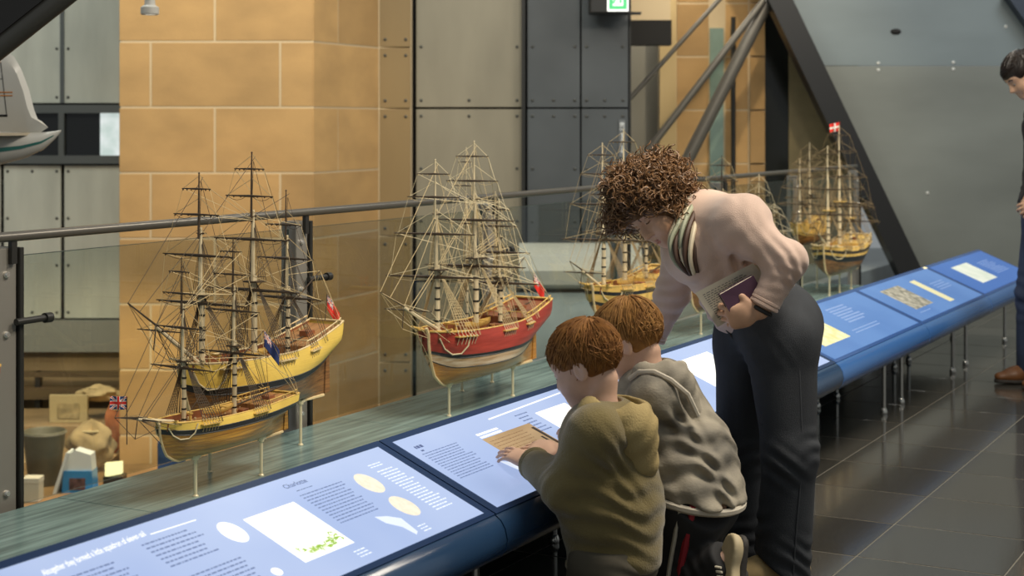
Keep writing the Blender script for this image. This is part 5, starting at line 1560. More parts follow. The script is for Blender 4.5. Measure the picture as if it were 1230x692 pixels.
    sw = folds(sw, [(J['le'] + [-.02, -.03, 0], (.9, .2, .35), .042, .0040, .075), (J['le'] + [0, -.04, -.05], (.2, .3, 1), .036, .0032, .05), (J['lw'] - lw_d * .05, lw_d + np.array([.3, 0, .2]), .030, .0026, .05), (J['belly'] + front * .1, spine + front * .3, .045, .006, .12),
                    (J['ls'] + [.02, 0, -.08], (1, .2, .5), .05, .007, .09), (J['re'], rw_d + np.array([.5, 0, 0]), .042, .0045, .09), (J['pel'] + spine * .06, spine, .03, .004, .13), (J['ls'], (.8, 0, -.6), .06, .003, .12)])
    vneck = ell(J['neck'] + front * .075 - spine * .02, (.045, .05, .05))
    sw = cut(sw, limb(J['neck'] - spine * .02, H.p(0, -.025, -.05), .052, .075), vneck, k=.008)
    s_ = skin_obj('sweater', sw, lo - .02, hi + .02, .0055, knit, t)
    # button band down the front
    m = MB(); P = [J['neck'] + front * .105 - spine * .05, J['chest'] + front * .155 - spine * .03, J['belly'] + front * .128 + spine * .04, J['belly'] + front * .122 - spine * .03]
    for j in range(4): m.ball(P[0] + (P[3] - P[0]) * (j + .6) / 4.3 + front * .02 * sin(pi * (j + .5) / 4), .0065, 8, 6)
    m.build_each('button', mat('brown_button', (0.10, 0.05, 0.03), rough=.3), s_)
    # cuffs and hem ribs
    m = MB()
    for w_, d_, r in ((J['lw'], lw_d, .041), (J['rw'], rw_d, .040)):
        e = unit(np.cross(d_, (0, 0, 1))); g = np.cross(d_, e)
        for k_ in (0, 1): m.tube([w_ - d_ * (.020 + .012 * k_) + (e * cos(a_) + g * sin(a_)) * r for a_ in np.linspace(0, 2 * pi, 25)], .006, 6)
    m.build('cuff', knit, s_, kind='stuff')
    # shirt collar standing at the nape
    col = cut(limb(J['neck'] - spine * .015, J['neck'] + spine * .045, .068, .062), limb(J['neck'] - spine * .05, J['neck'] + spine * .1, .056, .054), half(J['neck'] + front * .03, front), k=.003)
    l2, h2 = bounds([J['neck']], .16); skin_obj('shirt_collar', col, l2, h2, .005, shirt_w, t)
    # scarf: two twisted tails from the neck down the front
    scm = [mat('scarf_cream', (0.62, 0.54, 0.38), rough=.6), mat('scarf_brown', (0.07, 0.035, 0.02), rough=.6), mat('scarf_sage', (0.30, 0.32, 0.22), rough=.6), mat('scarf_plum', (0.26, 0.08, 0.09), rough=.6), mat('scarf_gold', (0.42, 0.24, 0.08), rough=.6)]
    A0 = H.p(-.035, -.085, -.055)
    pathL = [at(834, 246, 4.93), at(829, 262, 4.87), at(826, 280, 4.83), at(826, 298, 4.81), at(829, 314, 4.80), at(835, 328, 4.80)]
    pathR = [at(826, 250, 4.93), at(818, 272, 4.87), at(813, 290, 4.84), at(816, 306, 4.82), at(824, 318, 4.81), at(832, 326, 4.81)]
    for nm, pth in (('scarf', pathL), ('scarf', pathR)):
        m = MB(); nS = 20; K = len(pth) - 1
        def cr(s_):
            x = s_ * K; i = min(K - 1, int(x)); f_ = x - i
            p0, p1, p2, p3 = pth[max(0, i - 1)], pth[i], pth[i + 1], pth[min(K, i + 2)]
            return .5 * (2 * p1 + (p2 - p0) * f_ + (2 * p0 - 5 * p1 + 4 * p2 - p3) * f_ ** 2 + (3 * p1 - p0 - 3 * p2 + p3) * f_ ** 3)
        for q in range(7):
            m.cur = [0, 1, 2, 0, 3, 4, 1][q]
            pts = []
            for j in range(nS + 1):
                s2 = j / nS; c = cr(s2); tw = .5 * s2 * 4 + q * 2 * pi / 7; rr_ = .013 + .009 * sin(pi * s2)
                tn = unit(cr(min(1, s2 + .03)) - cr(max(0, s2 - .03))); e = unit(np.cross(tn, (0, 1, 0))); g = np.cross(tn, e)
                pts.append(c + (e * cos(tw) + g * sin(tw)) * rr_)
            m.tube(pts, [.0095 - .003 * j / nS for j in range(nS + 1)], 7)
        m.build(nm, scm, t)
    m = MB(); e = np.array([J['neck'] + front * (.062 * cos(a_)) + rgt * (.064 * sin(a_)) + spine * .012 for a_ in np.linspace(0, 2 * pi, 25)])
    for q in range(3):
        m.cur = [0, 1, 4][q]; m.tube([p + spine * (.012 * q - .012) for p in e], .011, 7)
    m.build('scarf_loop', scm, t)
    # jeans
    bw = .088
    jl = uni([limb(J['pel'] - rgt * .055 + spine * .03, J['lh'], .118, .112), limb(J['lh'], J['lk'], .110, .080), limb(J['lk'], J['la'], .079, bw)], .04); jl = cut(jl, half(J['la'] + [0, 0, .012], (-.62, 0, -.78)), k=.006)
    jr = uni([limb(J['pel'] + rgt * .055 + spine * .03, J['rh'], .118, .108), limb(J['rh'], J['rk'], .106, .078), limb(J['rk'], J['ra'], .077, bw)], .04); jr = cut(jr, half(J['ra'] + [0, 0, .0], (-.62, 0, -.78)), k=.006)
    seat = ell(J['pel'] - front * .022 - spine * .03, (.143, .15, .13))
    def jn(P):
        d = smin(jl(P), jr(P), .025); return smin(d, seat(P), .05)
    jn = cut(jn, half(J['pel'] + spine * .085, spine), half(J['la'] - [0, 0, .045], (0, 0, -1)), k=.006)
    jn = cut(jn, limb(J['ra'] - [0, 0, .20], J['ra'] - [0, 0, .055], .2, .2), k=.004) if False else jn
    jn = folds(jn, [(J['lk'] + [-.03, -.05, -.03], (.55, 0, .9), .050, .008, .055), (J['lk'] + [.05, -.03, .03], (-.6, .2, .8), .045, .006, .05), (J['rk'] + [.02, -.04, 0], (-.5, 0, .8), .05, .007, .06), (J['la'] + [.02, -.04, .07], (.5, 0, .9), .045, .010, .06), (J['la'] + [-.05, -.02, .16], (-.6, 0, .8), .05, .007, .05), (J['ra'] + [0, -.03, .06], (-.4, 0, 1), .045, .009, .07),
                    (J['lh'] + [-.04, -.05, -.03], (.8, 0, .6), .05, .005, .06), ((J['lh'] + J['rh']) / 2 + [0, -.06, -.02], (.5, 0, -.9), .035, .006, .08)])
    lo3, hi3 = bounds([J['pel'], J['la'], J['ra'], J['lh'], J['rk']], .19)
    jo = skin_obj('jeans', jn, lo3, hi3, .0058, denim, t)
    m = MB(); m.tube([J['pel'] + spine * .05 + front * .13 + rgt * .01, J['pel'] - spine * .03 + front * .125 + rgt * .015, J['pel'] - spine * .11 + front * .075 + rgt * .02], .004, 5)
    m.build('fly_seam', denim_fade, jo)
    m = MB(); m.tube([J['pel'] + spine * .06 + [.03, -.12, 0], J['lh'] + [.035, -.104, .0], J['lh'] * .5 + J['lk'] * .5 + [.03, -.090, 0], J['lk'] + [.025, -.076, 0], J['lk'] * .5 + J['la'] * .5 + [.02, -.083, 0], J['la'] + [.02, -.086, .0]], .0022, 5)
    m.build('side_seam', denim_fade, jo)
    # boots
    tf = unit((-.95, -.22, 0))
    for a_, nm in ((J['la'], 'shoe'), (J['ra'], 'shoe')):
        g = np.array([a_[0], a_[1], .012])
        shoe(nm, t, a_ * [1, 1, 0] + [0, 0, .10], g - tf * .075, g + tf * .185, .044, shoe_tan)
    # hair
    hc = H.p(0, -.018, .045)
    Rn = np.random.RandomState(4); W = Rn.normal(size=(9, 3)) * 42; ph = Rn.uniform(0, 6, 9)
    cap = uni([ell(hc, (.122, .132, .112), H.M), ell(H.p(0, .055, .085), (.085, .062, .060), H.M), ell(H.p(0, -.085, -.01), (.085, .055, .075), H.M)], .03)
    facecut = uni([ell(H.p(0, .112, -.052), (.100, .092, .090), H.M), ell(H.p(0, .01, -.13), (.1, .1, .06), H.M)], .02)
    def hr(P):
        q = P - hc.astype(np.float32); d = cap(P)
        for w_, p_ in zip(W, ph): d = d + .0042 * np.sin(q @ w_.astype(np.float32) + p_)
        return smax(d, -facecut(P), .012)
    l4, h4 = bounds([hc], .19)
    ho = skin_obj('hair', hr, l4, h4, .005, hair_w, t)
    HV = np.array([v.co[:] for v in ho.data.vertices]) + np.array(t['_b']); HV = HV[facecut(HV.astype(np.float32)) > .017]
    def hp_(R_):
        p = HV[R_.randint(len(HV))]; return p, unit(p - hc)
    def hp_old(R_):
        while True:
            v = unit(R_.normal(size=3)); p = np.array([v[0] * .120, v[1] * .134, v[2] * .112])
            loc = p + [0, -.018, .045]
            if loc[1] > .062 and loc[2] < .052: continue
            if loc[1] > .0 and loc[2] < -.03 and abs(loc[0]) < .085: continue
            if loc[2] < -.062: continue
            return H.p(*loc), unit(H.r * v[0] + H.f * v[1] + H.u * v[2])
    curls('curl', H, ho, hair_w, 1500, 7, hp_, .0034, .0115, .056, 1.35, .35)
    # watch
    m = MB(); c = J['lw'] - lw_d * .002; e = unit(np.cross(lw_d, (0, 0, 1))); g = np.cross(lw_d, e)
    m.tube([c + (e * cos(a_) + g * sin(a_)) * .030 for a_ in np.linspace(0, 2 * pi, 25)], .0065, 6); m.build('wristwatch', band_black, t)
    return J
JW = woman()
# papers and book in her left hand
pp_ = thing('paper_sheet', 'printed white sheet the woman holds behind the purple book', 'paper', tuple(at(870, 355, 4.70)), 'C')
cr_ = [at(835, 352, 4.66), at(905, 316, 4.70), at(930, 352, 4.74), at(862, 393, 4.70)]
nn = unit(np.cross(cr_[1] - cr_[0], cr_[3] - cr_[0]))
def sheet(corners, th, nu=8, nv=8, bow=.006):
    c0, c1, c2, c3 = corners; m = MB()
    def f(i, j, h): return c0 * (1 - i) * (1 - j) + c1 * i * (1 - j) + c2 * i * j + c3 * (1 - i) * j + nn * (h + bow * sin(pi * i) * sin(pi * j))
    m.grid(lambda i, j: f(i, j, 0), nu, nv); m.grid(lambda i, j: f(j, i, th), nv, nu)
    return m
paper_w = mat('printed_paper', (0.62, 0.58, 0.47), rough=.7)
po = sheet(cr_, .0012).build('sheet', paper_w, pp_)
m = MB(); e1 = (cr_[1] - cr_[0]); e2 = cr_[3] - cr_[0]; sgn = -1 if nn[1] > 0 else 1
RT2 = random.Random(9)
for L_ in range(14):
    b_ = .12 + .055 * L_; a_ = .08
    while a_ < .86 - .25 * RT2.random():
        w_ = RT2.uniform(.02, .07)
        o_ = cr_[0] + e1 * a_ + e2 * b_ + nn * (.0062 * sin(pi * a_) * sin(pi * b_) + sgn * .0022)
        m.quad(o_, o_ + e1 * w_, o_ + e1 * w_ + e2 * .018, o_ + e2 * .018); a_ += w_ + .02
m.build('printed_lines', mat('print_grey', (0.14, 0.14, 0.14), rough=.7), po, kind='stuff')
cr2 = [at(893, 326, 4.73), at(921, 312, 4.75), at(938, 342, 4.77), at(912, 358, 4.75)]
p2_ = thing('folded_paper', 'small pale folded paper behind the printed sheet at her sleeve', 'paper', tuple(at(918, 335, 4.76)), 'C')
sheet(cr2, .0012, 5, 5, .003).build('sheet', mat('pale_paper', (0.60, 0.54, 0.38), rough=.7), p2_)
bk_ = thing('purple_book', 'small purple book held against the printed sheet by the woman', 'book', tuple(at(892, 360, 4.64)), 'C')
c0, c1, c2, c3 = at(865, 354, 4.625), at(905, 331, 4.655), at(919, 357, 4.675), at(882, 385, 4.645)
nb_ = unit(np.cross(c1 - c0, c3 - c0)); nb_ = nb_ if nb_[1] > 0 else -nb_
plum = mat('purple_cover', (0.095, 0.045, 0.080), rough=.45, var=.12, vscale=20)
def slab(corners, a_, b_, shrink=0.0):
    cc = sum(corners) / 4; C_ = [p + (cc - p) * shrink for p in corners]
    m = MB(); m.add([p + nb_ * a_ for p in C_] + [p + nb_ * b_ for p in C_], [(0, 1, 2, 3), (7, 6, 5, 4), (0, 4, 5, 1), (1, 5, 6, 2), (2, 6, 7, 3), (3, 7, 4, 0)]); return m
slab((c0, c1, c2, c3), -.001, .0015).build('front_cover', plum, bk_, smooth=False)
slab((c0, c1, c2, c3), .0015, .0125, .05).build('pages', mat('page_block', (0.6, 0.55, 0.42), rough=.8), bk_, smooth=False)
slab((c0, c1, c2, c3), .0125, .015).build('back_cover', plum, bk_, smooth=False)

# ---------------- the two boys kneeling at the bench
def boy_front():
    t = thing('person', 'boy in an olive hooded top kneeling at the bench, hand on the parchment picture', 'person', tuple(at(735, 700, 4.0) * [1, 1, 0]), 'C')
    J = dict(neck=at(722, 492, 4.06), chest=at(727, 530, 4.06), belly=at(734, 605, 4.05), pel=at(738, 668, 4.03),
             ls=at(716, 521, 3.95), le=at(682, 588, 3.98), lw=at(640, 556, 4.20),
             rs=at(735, 515, 4.17), re=at(712, 560, 4.33), rw=at(672, 541, 4.36))
    J['lk'] = np.array([at(690, 700, 4.10)[0], 4.08, .065]); J['rk'] = np.array([at(708, 700, 4.25)[0], 4.26, .065])
    J['la'] = np.array([J['pel'][0] + .16, 3.86, .075]); J['ra'] = np.array([J['pel'][0] + .18, 4.02, .075])
    J['pel'] = np.array([J['pel'][0], 4.03, .285])
    f = unit((-.90, .36, -.42)); H = Head(at(704, 440, 4.08), f, (-.36, .12, .93), .90, True)
    fw_ = unit((-.88, .48, 0)); rg = unit(np.cross(fw_, UPV))
    lhand = hand(J['lw'], (-.75, .58, .20), (0, .35, -.9), -1, .74, curl=(.15, .18, .2, .25)); rhand = hand(J['rw'], (-.90, .30, .10), (.0, .38, -.92), 1, .76, curl=(.12, .2, .28, .34), thumb=.8)
    body = uni([limb(J['pel'], J['belly'], .085, .08), limb(J['belly'], J['chest'], .08, .088), limb(J['ls'], J['rs'], .035, .035), limb(J['chest'], J['neck'], .05, .038),
                limb(J['neck'], H.p(0, -.03, -.05), .037, .042), limb(J['ls'], J['le'], .030, .026), limb(J['le'], J['lw'], .026, .019), limb(J['rs'], J['re'], .030, .026), limb(J['re'], J['rw'], .026, .019),
                limb(J['pel'] - rg * .05, J['lk'], .06, .045), limb(J['pel'] + rg * .05, J['rk'], .06, .045), limb(J['lk'], J['la'], .045, .03), limb(J['rk'], J['ra'], .045, .03)], .025)
    hf = H.field()
    bf = lambda P: smin(smin(body(P), hf(P), .012), np.minimum(lhand(P), rhand(P)), .006)
    lo, hi = bounds(list(J.values()) + [H.p(0, 0, .13), H.p(0, .13, 0)], .12)
    bd = skin_obj('body', bf, lo, hi, .0045, skin_kid, t); eyes(H, bd)
    ld, rd = unit(J['lw'] - J['le']), unit(J['rw'] - J['re'])
    tor = uni([limb(J['belly'] - rg * .03, J['chest'] - rg * .02, .118, .108), limb(J['belly'] + rg * .03, J['chest'] + rg * .02, .118, .108), limb(J['pel'] + [0, 0, .02], J['belly'], .122, .12), limb(J['ls'], J['rs'], .062, .060)], .05)
    al = cut(uni([limb(J['ls'], J['le'], .066, .060), limb(J['le'], J['lw'], .060, .042)], .03), half(J['lw'] - ld * .006, ld), k=.006)
    ar = cut(uni([limb(J['rs'], J['re'], .060, .055), limb(J['re'], J['rw'], .054, .038)], .03), half(J['rw'] - rd * .004, rd), k=.006)
    tor = cut(tor, half(at(735, 680, 4.03), (0, 0, -1)), k=.012)
    top = lambda P: smin(smin(tor(P), al(P), .035), ar(P), .03)
    top = folds(top, [(J['le'], ld + np.array([.2, 0, .6]), .040, .005, .06), (J['belly'] + [0, -.1, 0], (.3, 0, 1), .05, .006, .13), (J['ls'] + [.04, 0, -.08], (.7, 0, .6), .045, .006, .09), (J['rw'] - rd * .04, rd, .022, .004, .05)])
    top = cut(top, limb(J['neck'] - [0, 0, .03], J['neck'] + [0, 0, .12], .05, .058), k=.008)
    tp = skin_obj('hooded_top', top, lo - .03, hi + .03, .0055, olive, t)
    # hood lying on the back
    hb = at(757, 512, 4.02)
    hood = uni([limb(J['neck'] + [-.02, -.055, .002], hb + [0, -.03, .0], .046, .056), limb(J['neck'] + [-.02, .06, 0], hb + [.0, .06, 0], .046, .056), limb(hb + [0, -.03, 0], at(768, 555, 4.0), .058, .046), limb(hb + [0, .05, 0], at(768, 555, 4.06), .058, .046)], .05)
    hood = cut(hood, ell(at(738, 488, 4.04), (.075, .075, .050)), limb(J['neck'], J['neck'] + [0, 0, .12], .052, .06), k=.014)
    hood = folds(hood, [(hb, (.6, 0, -.8), .045, .005, .09)])
    l2, h2 = bounds([J['neck'], hb, at(768, 560, 4.0)], .13); skin_obj('hood', hood, l2, h2, .005, olive_in, t)
    m = MB()
    for a_, d_, r in ((J['lw'], ld, .041), (J['rw'], rd, .037)):
        e = unit(np.cross(d_, UPV)); g = np.cross(d_, e)
        for k_ in (0, 1): m.tube([a_ - d_ * (.012 + .010 * k_) + (e * cos(q) + g * sin(q)) * r for q in np.linspace(0, 2 * pi, 21)], .0055, 6)
    m.build('cuff', olive, tp, kind='stuff')
    m = MB(); c = at(735, 676, 4.03) ; m.tube([c + fw_ * .108 * cos(q) + rg * .128 * sin(q) for q in np.linspace(0, 2 * pi, 33)], .008, 6); m.build('waistband', olive, tp)
    tr = uni([limb(J['pel'] - rg * .05, J['lk'], .088, .066), limb(J['pel'] + rg * .05, J['rk'], .088, .066), limb(J['lk'], J['la'], .064, .052), limb(J['rk'], J['ra'], .064, .052), limb(J['pel'] - rg * .05, J['pel'] + rg * .05, .092, .092)], .03)
    tr = cut(tr, half((0, 0, .003), (0, 0, -1)), half(J['pel'] + [0, 0, .05], UPV), k=.004)
    tr = folds(tr, [(J['pel'] + [.05, -.08, -.06], (.3, 0, 1), .035, .005, .10)])
    l3, h3 = bounds([J['pel'], J['lk'], J['rk'], J['la'], J['ra']], .13); skin_obj('trousers', tr, l3, h3, .006, khaki, t)
    for a_ in (J['la'], J['ra']):
        shoe('shoe', t, a_ + [.0, 0, .02], a_ + np.array([.055, -.01, .105]), a_ + np.array([.075, -.015, -.070]), .033, shoe_bone, up=(-1, .2, .2))
    # hair
    kk = H.k; hcen = (0, -.012, .042)
    cap = cut(ell(H.p(*hcen), (.086 * kk, .108 * kk, .094 * kk), H.M), uni([ell(H.p(0, .105, -.05), (.085 * kk, .075 * kk, .078 * kk), H.M), ell(H.p(.09, .024, -.038), (.05 * kk, .048 * kk, .052 * kk), H.M), ell(H.p(-.09, .024, -.038), (.05 * kk, .048 * kk, .052 * kk), H.M), ell(H.p(0, -.02, -.165), (.12 * kk, .15 * kk, .085 * kk), H.M)], .02), k=.012)
    l4, h4 = bounds([H.c], .15); ho = skin_obj('hair', cap, l4, h4, .0045, hair_b, t)
    strands('hair_strands', ho, hair_b, 900, 3, H, (.087 * kk, .109 * kk, .095 * kk), hcen)
boy_front()

def boy_back():
    t = thing('person', 'boy in a grey hooded jacket leaning over the bench behind the olive hooded boy', 'person', tuple(at(815, 690, 4.33) * [1, 1, 0]), 'C')
    J = dict(neck=at(778, 446, 4.42), chest=at(790, 480, 4.42), belly=at(822, 550, 4.38), pel=at(836, 602, 4.33),
             ls=at(786, 478, 4.29), le=at(752, 545, 4.32), lw=at(712, 520, 4.52), rs=at(782, 466, 4.55), re=at(745, 520, 4.68), rw=at(712, 492, 4.76))
    J['lk'] = np.array([at(800, 700, 4.32)[0], 4.30, .075]); J['rk'] = np.array([at(815, 690, 4.50)[0], 4.50, .07])
    J['la'] = at(868, 675, 4.17); J['ra'] = np.array([at(868, 690, 4.40)[0], 4.38, .10])
    f = unit((-.86, .36, -.52)); H = Head(at(757, 411, 4.44), f, (-.45, .15, .88), .90, True)
    fw_ = unit((-.88, .48, 0)); rg = unit(np.cross(fw_, UPV))
    lhand = hand(J['lw'], (-.85, .4, .1), (0, .35, -.9), -1, .74); rhand = hand(J['rw'], (-.85, .4, -.15), (0, .38, -.9), 1, .74)
    body = uni([limb(J['pel'], J['belly'], .085, .08), limb(J['belly'], J['chest'], .08, .088), limb(J['ls'], J['rs'], .035, .035), limb(J['chest'], J['neck'], .05, .038), limb(J['neck'], H.p(0, -.03, -.05), .037, .042),
                limb(J['ls'], J['le'], .030, .026), limb(J['le'], J['lw'], .026, .019), limb(J['rs'], J['re'], .030, .026), limb(J['re'], J['rw'], .026, .019),
                limb(J['pel'] - rg * .05, J['lk'], .06, .045), limb(J['pel'] + rg * .05, J['rk'], .06, .045), limb(J['lk'], J['la'], .045, .03), limb(J['rk'], J['ra'], .045, .03)], .025)
    hf = H.field(); bf = lambda P: smin(smin(body(P), hf(P), .012), np.minimum(lhand(P), rhand(P)), .006)
    lo, hi = bounds(list(J.values()) + [H.p(0, 0, .13), H.p(0, .13, 0)], .12)
    bd = skin_obj('body', bf, lo, hi, .0045, skin_kid, t); eyes(H, bd)
    ld, rd = unit(J['lw'] - J['le']), unit(J['rw'] - J['re']); sp = unit(J['chest'] - J['pel'])
    tor = uni([limb(J['belly'] - rg * .03, J['chest'] - rg * .02, .120, .108), limb(J['belly'] + rg * .03, J['chest'] + rg * .02, .120, .108), limb(J['pel'] - rg * .04 - [.0, 0, .01], J['belly'] - rg * .03, .126, .120), limb(J['pel'] + rg * .04 - [0, 0, .01], J['belly'] + rg * .03, .126, .120), limb(J['ls'], J['rs'], .060, .058)], .05)
    al = cut(uni([limb(J['ls'], J['le'], .062, .056), limb(J['le'], J['lw'], .056, .040)], .03), half(J['lw'] - ld * .006, ld), k=.006)
    ar = cut(uni([limb(J['rs'], J['re'], .060, .055), limb(J['re'], J['rw'], .054, .038)], .03), half(J['rw'] - rd * .004, rd), k=.006)
    hemn = unit((-.10, 0, -1))
    tor = cut(tor, half(at(832, 596, 4.33), hemn), k=.010)
    top = lambda P: smin(smin(tor(P), al(P), .035), ar(P), .03)
    top = folds(top, [(J['belly'] + [.02, -.11, 0], sp + np.array([.5, 0, 0]), .055, .009, .15), (J['chest'] + [.03, -.1, -.03], (.8, 0, .5), .045, .007, .10), (J['pel'] + [.06, -.1, .06], (.8, 0, .6), .05, .007, .11)])
    top = cut(top, limb(J['neck'] - [0, 0, .03], J['neck'] + [0, 0, .12], .05, .058), k=.008)
    tp = skin_obj('jacket', top, lo - .03, hi + .03, .0055, jacket, t)
    m = MB(); c = at(833, 594, 4.33)
    m.tube([c + unit(fw_ + [0, 0, .05]) * .132 * cos(q) + rg * .150 * sin(q) + np.array([0, 0, -.018 * cos(q) * -1]) for q in np.linspace(0, 2 * pi, 37)], .011, 7); m.build('hem_band', jacket_pale, tp)
    hb = at(806, 458, 4.36)
    hood = uni([limb(J['neck'] + [-.01, -.06, .0], hb + [0, -.03, 0], .040, .048), limb(J['neck'] + [-.01, .06, 0], hb + [0, .06, 0], .040, .048), limb(hb + [0, -.03, 0], at(826, 492, 4.33), .050, .040), limb(hb + [0, .05, 0], at(826, 492, 4.40), .050, .040)], .05)
    hood = cut(hood, ell(at(786, 436, 4.42), (.075, .075, .05)), limb(J['neck'], J['neck'] + [0, 0, .12], .052, .06), k=.014)
    hood = folds(hood, [(hb, (.6, 0, -.8), .045, .005, .09)])
    l2, h2 = bounds([J['neck'], hb, at(826, 495, 4.35)], .13); hd = skin_obj('hood', hood, l2, h2, .005, jacket, t)
    m = MB(); m.tube([at(757, 455, 4.33), at(768, 447, 4.30), at(786, 447, 4.27), at(806, 457, 4.25), at(826, 474, 4.25), at(838, 500, 4.26)], .008, 7); m.build('hood_piping', jacket_pale, hd)
    # trousers with red and white side stripes
    tr = uni([limb(J['pel'] - rg * .05, J['lk'], .092, .068), limb(J['pel'] + rg * .05, J['rk'], .092, .068), limb(J['lk'], J['la'], .066, .054), limb(J['rk'], J['ra'], .066, .054), limb(J['pel'] - rg * .05, J['pel'] + rg * .05, .105, .105)], .035)
    la_d = unit(J['la'] - J['lk'])
    tr = cut(tr, half((0, 0, .003), (0, 0, -1)), half(J['pel'] + [0, 0, .06], UPV), half(J['la'] + la_d * .02, la_d), k=.004)
    tr = folds(tr, [((J['lk'] + J['la']) / 2, la_d, .04, .005, .09)])
    l3, h3 = bounds([J['pel'], J['lk'], J['rk'], J['la'], J['ra']], .15); to = skin_obj('trousers', tr, l3, h3, .006, trouser, t)
    for mt, off, r in ((trim_red, 0, .010), (trim_white, -.034, .006)):
        a0, b0 = J['pel'] - rg * .05, J['lk']; q0 = np.array([off, -.092, .0])
        m = MB(); m.tube([a0 + q0 + [0, -.006, .02], a0 + (b0 - a0) * .5 + [off * .9, -.082, 0], b0 + [off * .8 + .01, -.069, .0]], r, 6); m.build('side_stripe', mt, to)
    for a_, bone in ((J['la'], 1), (J['ra'], 0)):
        shoe('shoe', t, a_ + [.012, 0, .0], a_ + np.array([.050, -.015, .060]), a_ + np.array([.022, -.06, -.125]), .036, shoe_bone, up=(-.85, -.25, .2))
    kk = H.k; hcen = (0, -.012, .042)
    cap = cut(ell(H.p(*hcen), (.088 * kk, .112 * kk, .098 * kk), H.M), uni([ell(H.p(0, .105, -.05), (.085 * kk, .075 * kk, .078 * kk), H.M), ell(H.p(.09, .024, -.038), (.05 * kk, .048 * kk, .052 * kk), H.M), ell(H.p(-.09, .024, -.038), (.05 * kk, .048 * kk, .052 * kk), H.M), ell(H.p(0, -.02, -.165), (.12 * kk, .15 * kk, .085 * kk), H.M)], .02), k=.012)
    l4, h4 = bounds([H.c], .15); ho = skin_obj('hair', cap, l4, h4, .0045, hair_c, t)
    strands('hair_strands', ho, hair_c, 900, 5, H, (.089 * kk, .113 * kk, .099 * kk), hcen)
boy_back()

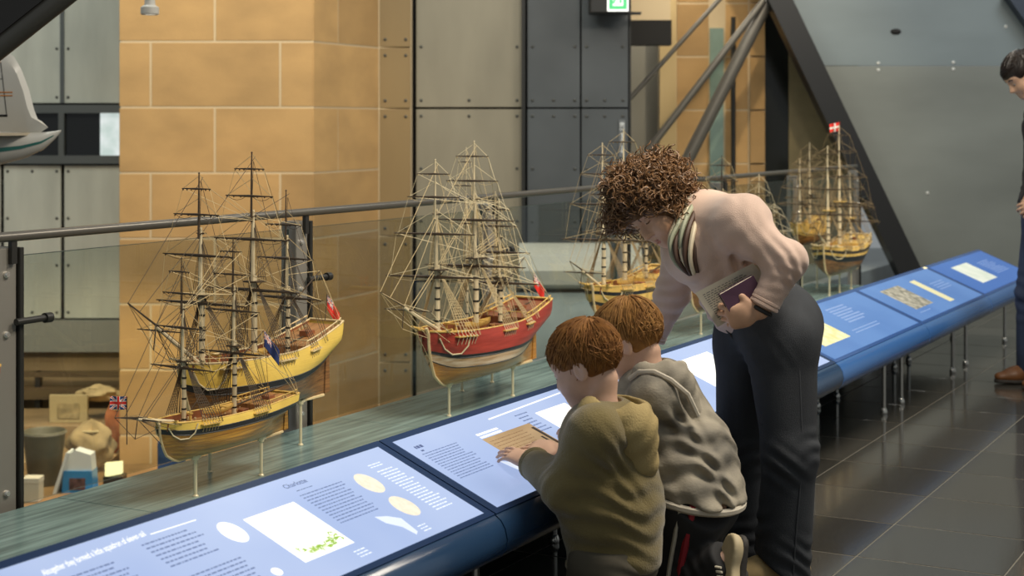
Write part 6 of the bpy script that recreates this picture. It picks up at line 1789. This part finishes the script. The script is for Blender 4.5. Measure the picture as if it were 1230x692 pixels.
# ---------------- the man at the right edge
def man():
    D = 8.39; g = at(1258, 466, D)[0]
    t = thing('person', 'dark-haired man in dark clothes standing at the right edge, head bowed', 'person', (g, D, 0), 'C')
    fw_ = unit((-1, -.05, 0)); rg = np.cross(fw_, UPV)
    def q(f_, r_, z): return np.array([g, D, 0]) + fw_ * f_ + rg * r_ + np.array([0, 0, z])
    H = Head(at(1230, 91, D), (-.80, -.10, -.60), (-.58, 0, .80), 1.0)
    J = dict(neck=q(.05, 0, 1.47), chest=q(-.03, 0, 1.25), belly=q(-.03, 0, 1.05), pel=q(-.03, 0, .92), ls=q(-.02, -.19, 1.38), le=q(-.03, -.25, 1.10), lw=q(.07, -.14, .97), rs=q(-.02, .19, 1.38), re=q(-.03, .25, 1.10), rw=q(.10, .04, .97),
             lh=q(-.02, -.09, .88), lk=q(.0, -.11, .48), la=q(-.02, -.12, .09), rh=q(-.02, .09, .88), rk=q(.04, .11, .48), ra=q(.04, .12, .09))
    lhand = hand(J['lw'], (-.9, .3, -.2), (.2, .8, -.3), -1, 1.0, curl=(.4, .45, .5, .5)); rhand = hand(J['rw'], (-.4, -.8, -.2), (.8, -.2, 0), 1, 1.0, curl=(.4, .45, .5, .5))
    body = uni([limb(J['pel'], J['belly'], .13, .125, fw_, .8), limb(J['belly'], J['chest'], .125, .14, fw_, .75), limb(J['ls'], J['rs'], .055, .055), limb(J['chest'], J['neck'], .09, .058), limb(J['neck'], H.p(0, -.02, -.06), .056, .056),
                limb(J['ls'], J['le'], .046, .04), limb(J['le'], J['lw'], .04, .029), limb(J['rs'], J['re'], .046, .04), limb(J['re'], J['rw'], .04, .029),
                limb(J['lh'], J['lk'], .08, .056), limb(J['lk'], J['la'], .054, .038), limb(J['rh'], J['rk'], .08, .056), limb(J['rk'], J['ra'], .054, .038)], .03)
    hf = H.field(); bf = lambda P: smin(smin(body(P), hf(P), .012), np.minimum(lhand(P), rhand(P)), .008)
    lo, hi = bounds(list(J.values()) + [H.p(0, 0, .13), H.p(0, .13, 0)], .14)
    bd = skin_obj('body', bf, lo, hi, .007, skin, t); eyes(H, bd)
    ld, rd = unit(J['lw'] - J['le']), unit(J['rw'] - J['re'])
    tor = cut(uni([limb(J['pel'] - [0, 0, .02], J['belly'], .150, .146, fw_, .85), limb(J['belly'], J['chest'], .146, .158, fw_, .8), limb(J['ls'], J['rs'], .074, .074), limb(J['chest'], J['neck'] - [0, 0, .03], .11, .075)], .06), half(q(0, 0, .86), (0, 0, -1)), k=.01)
    al = cut(uni([limb(J['ls'], J['le'], .072, .062), limb(J['le'], J['lw'], .06, .045)], .03), half(J['lw'] - ld * .01, ld), k=.006)
    ar = cut(uni([limb(J['rs'], J['re'], .072, .062), limb(J['re'], J['rw'], .06, .045)], .03), half(J['rw'] - rd * .01, rd), k=.006)
    top = folds(lambda P: smin(smin(tor(P), al(P), .04), ar(P), .04), [(J['le'], (0, 0, 1), .05, .007, .12), (J['belly'], (.2, 0, 1), .07, .007, .2)])
    top = cut(top, limb(J['neck'], H.p(0, -.02, -.05), .058, .075), k=.008)
    jk = skin_obj('jacket', top, lo - .03, hi + .03, .009, mat('black_jacket', (0.012, 0.013, 0.018), rough=.7, bump=.2, bscale=150), t)
    m = MB(); m.tube([q(.118, -.01, 1.36), q(.118, -.01, .90)], .005, 5); m.build('jacket_zip', frame_mid, jk)
    jn = uni([limb(J['pel'] - rg * .06, J['lh'], .12, .115), limb(J['pel'] + rg * .06, J['rh'], .12, .115), limb(J['lh'], J['lk'], .112, .085), limb(J['lk'], J['la'], .083, .078), limb(J['rh'], J['rk'], .112, .085), limb(J['rk'], J['ra'], .083, .078)], .03)
    jn = folds(cut(jn, half((0, 0, .035), (0, 0, -1)), half(q(0, 0, 1.0), UPV), k=.005), [(J['lk'], (.2, 0, 1), .06, .008, .12), (J['rk'], (.2, 0, 1), .06, .008, .12), (J['la'] + [0, 0, .05], (0, 0, 1), .05, .009, .1)])
    skin_obj('jeans', jn, *bounds([J['pel'], J['la'], J['ra'], J['lh'], J['rh']], .17), .009, mat('blue_denim', (0.022, 0.035, 0.075), rough=.8, var=.2, vscale=8), t)
    for a_ in (J['la'], J['ra']):
        gg = np.array([a_[0], a_[1], .012]); shoe('shoe', t, a_ * [1, 1, 0] + [0, 0, .09], gg - fw_ * .07, gg + fw_ * .20, .047, mat('brown_leather', (0.16, 0.065, 0.02), rough=.5, var=.15, vscale=12))
    kk = 1.0; hcen = (0, -.012, .042)
    cap = cut(ell(H.p(*hcen), (.084, .108, .094), H.M), uni([ell(H.p(0, .110, -.045), (.085, .080, .078), H.M), ell(H.p(.09, .02, -.035), (.05, .045, .05), H.M), ell(H.p(-.09, .02, -.035), (.05, .045, .05), H.M), ell(H.p(0, -.04, -.13), (.12, .14, .085), H.M)], .02), k=.012)
    dk = mat('near_black_hair', (0.018, 0.011, 0.007), rough=.4)
    ho = skin_obj('hair', cap, *bounds([H.c], .15), .006, dk, t)
    strands('hair_strands', ho, dk, 350, 8, H, (.085, .109, .095), hcen)
    m = MB()
    for sx_ in (1, -1): m.tube([H.p(sx_ * (.016 + .03 * i / 5), .093 - .012 * (i / 5) ** 2, .026 + .006 * sin(pi * i / 5)) for i in range(6)], .004, 5)
    m.build_each('eyebrow', dk, bd)
    m = MB(); c = J['lw'] - ld * .005; e = unit(np.cross(ld, UPV)); g_ = np.cross(ld, e)
    m.tube([c + (e * cos(a_) + g_ * sin(a_)) * .036 for a_ in np.linspace(0, 2 * pi, 21)], .009, 6); m.build('wristwatch', band_black, t)
man()
for o in list(bpy.data.objects):
    if '_b' in o: del o['_b']
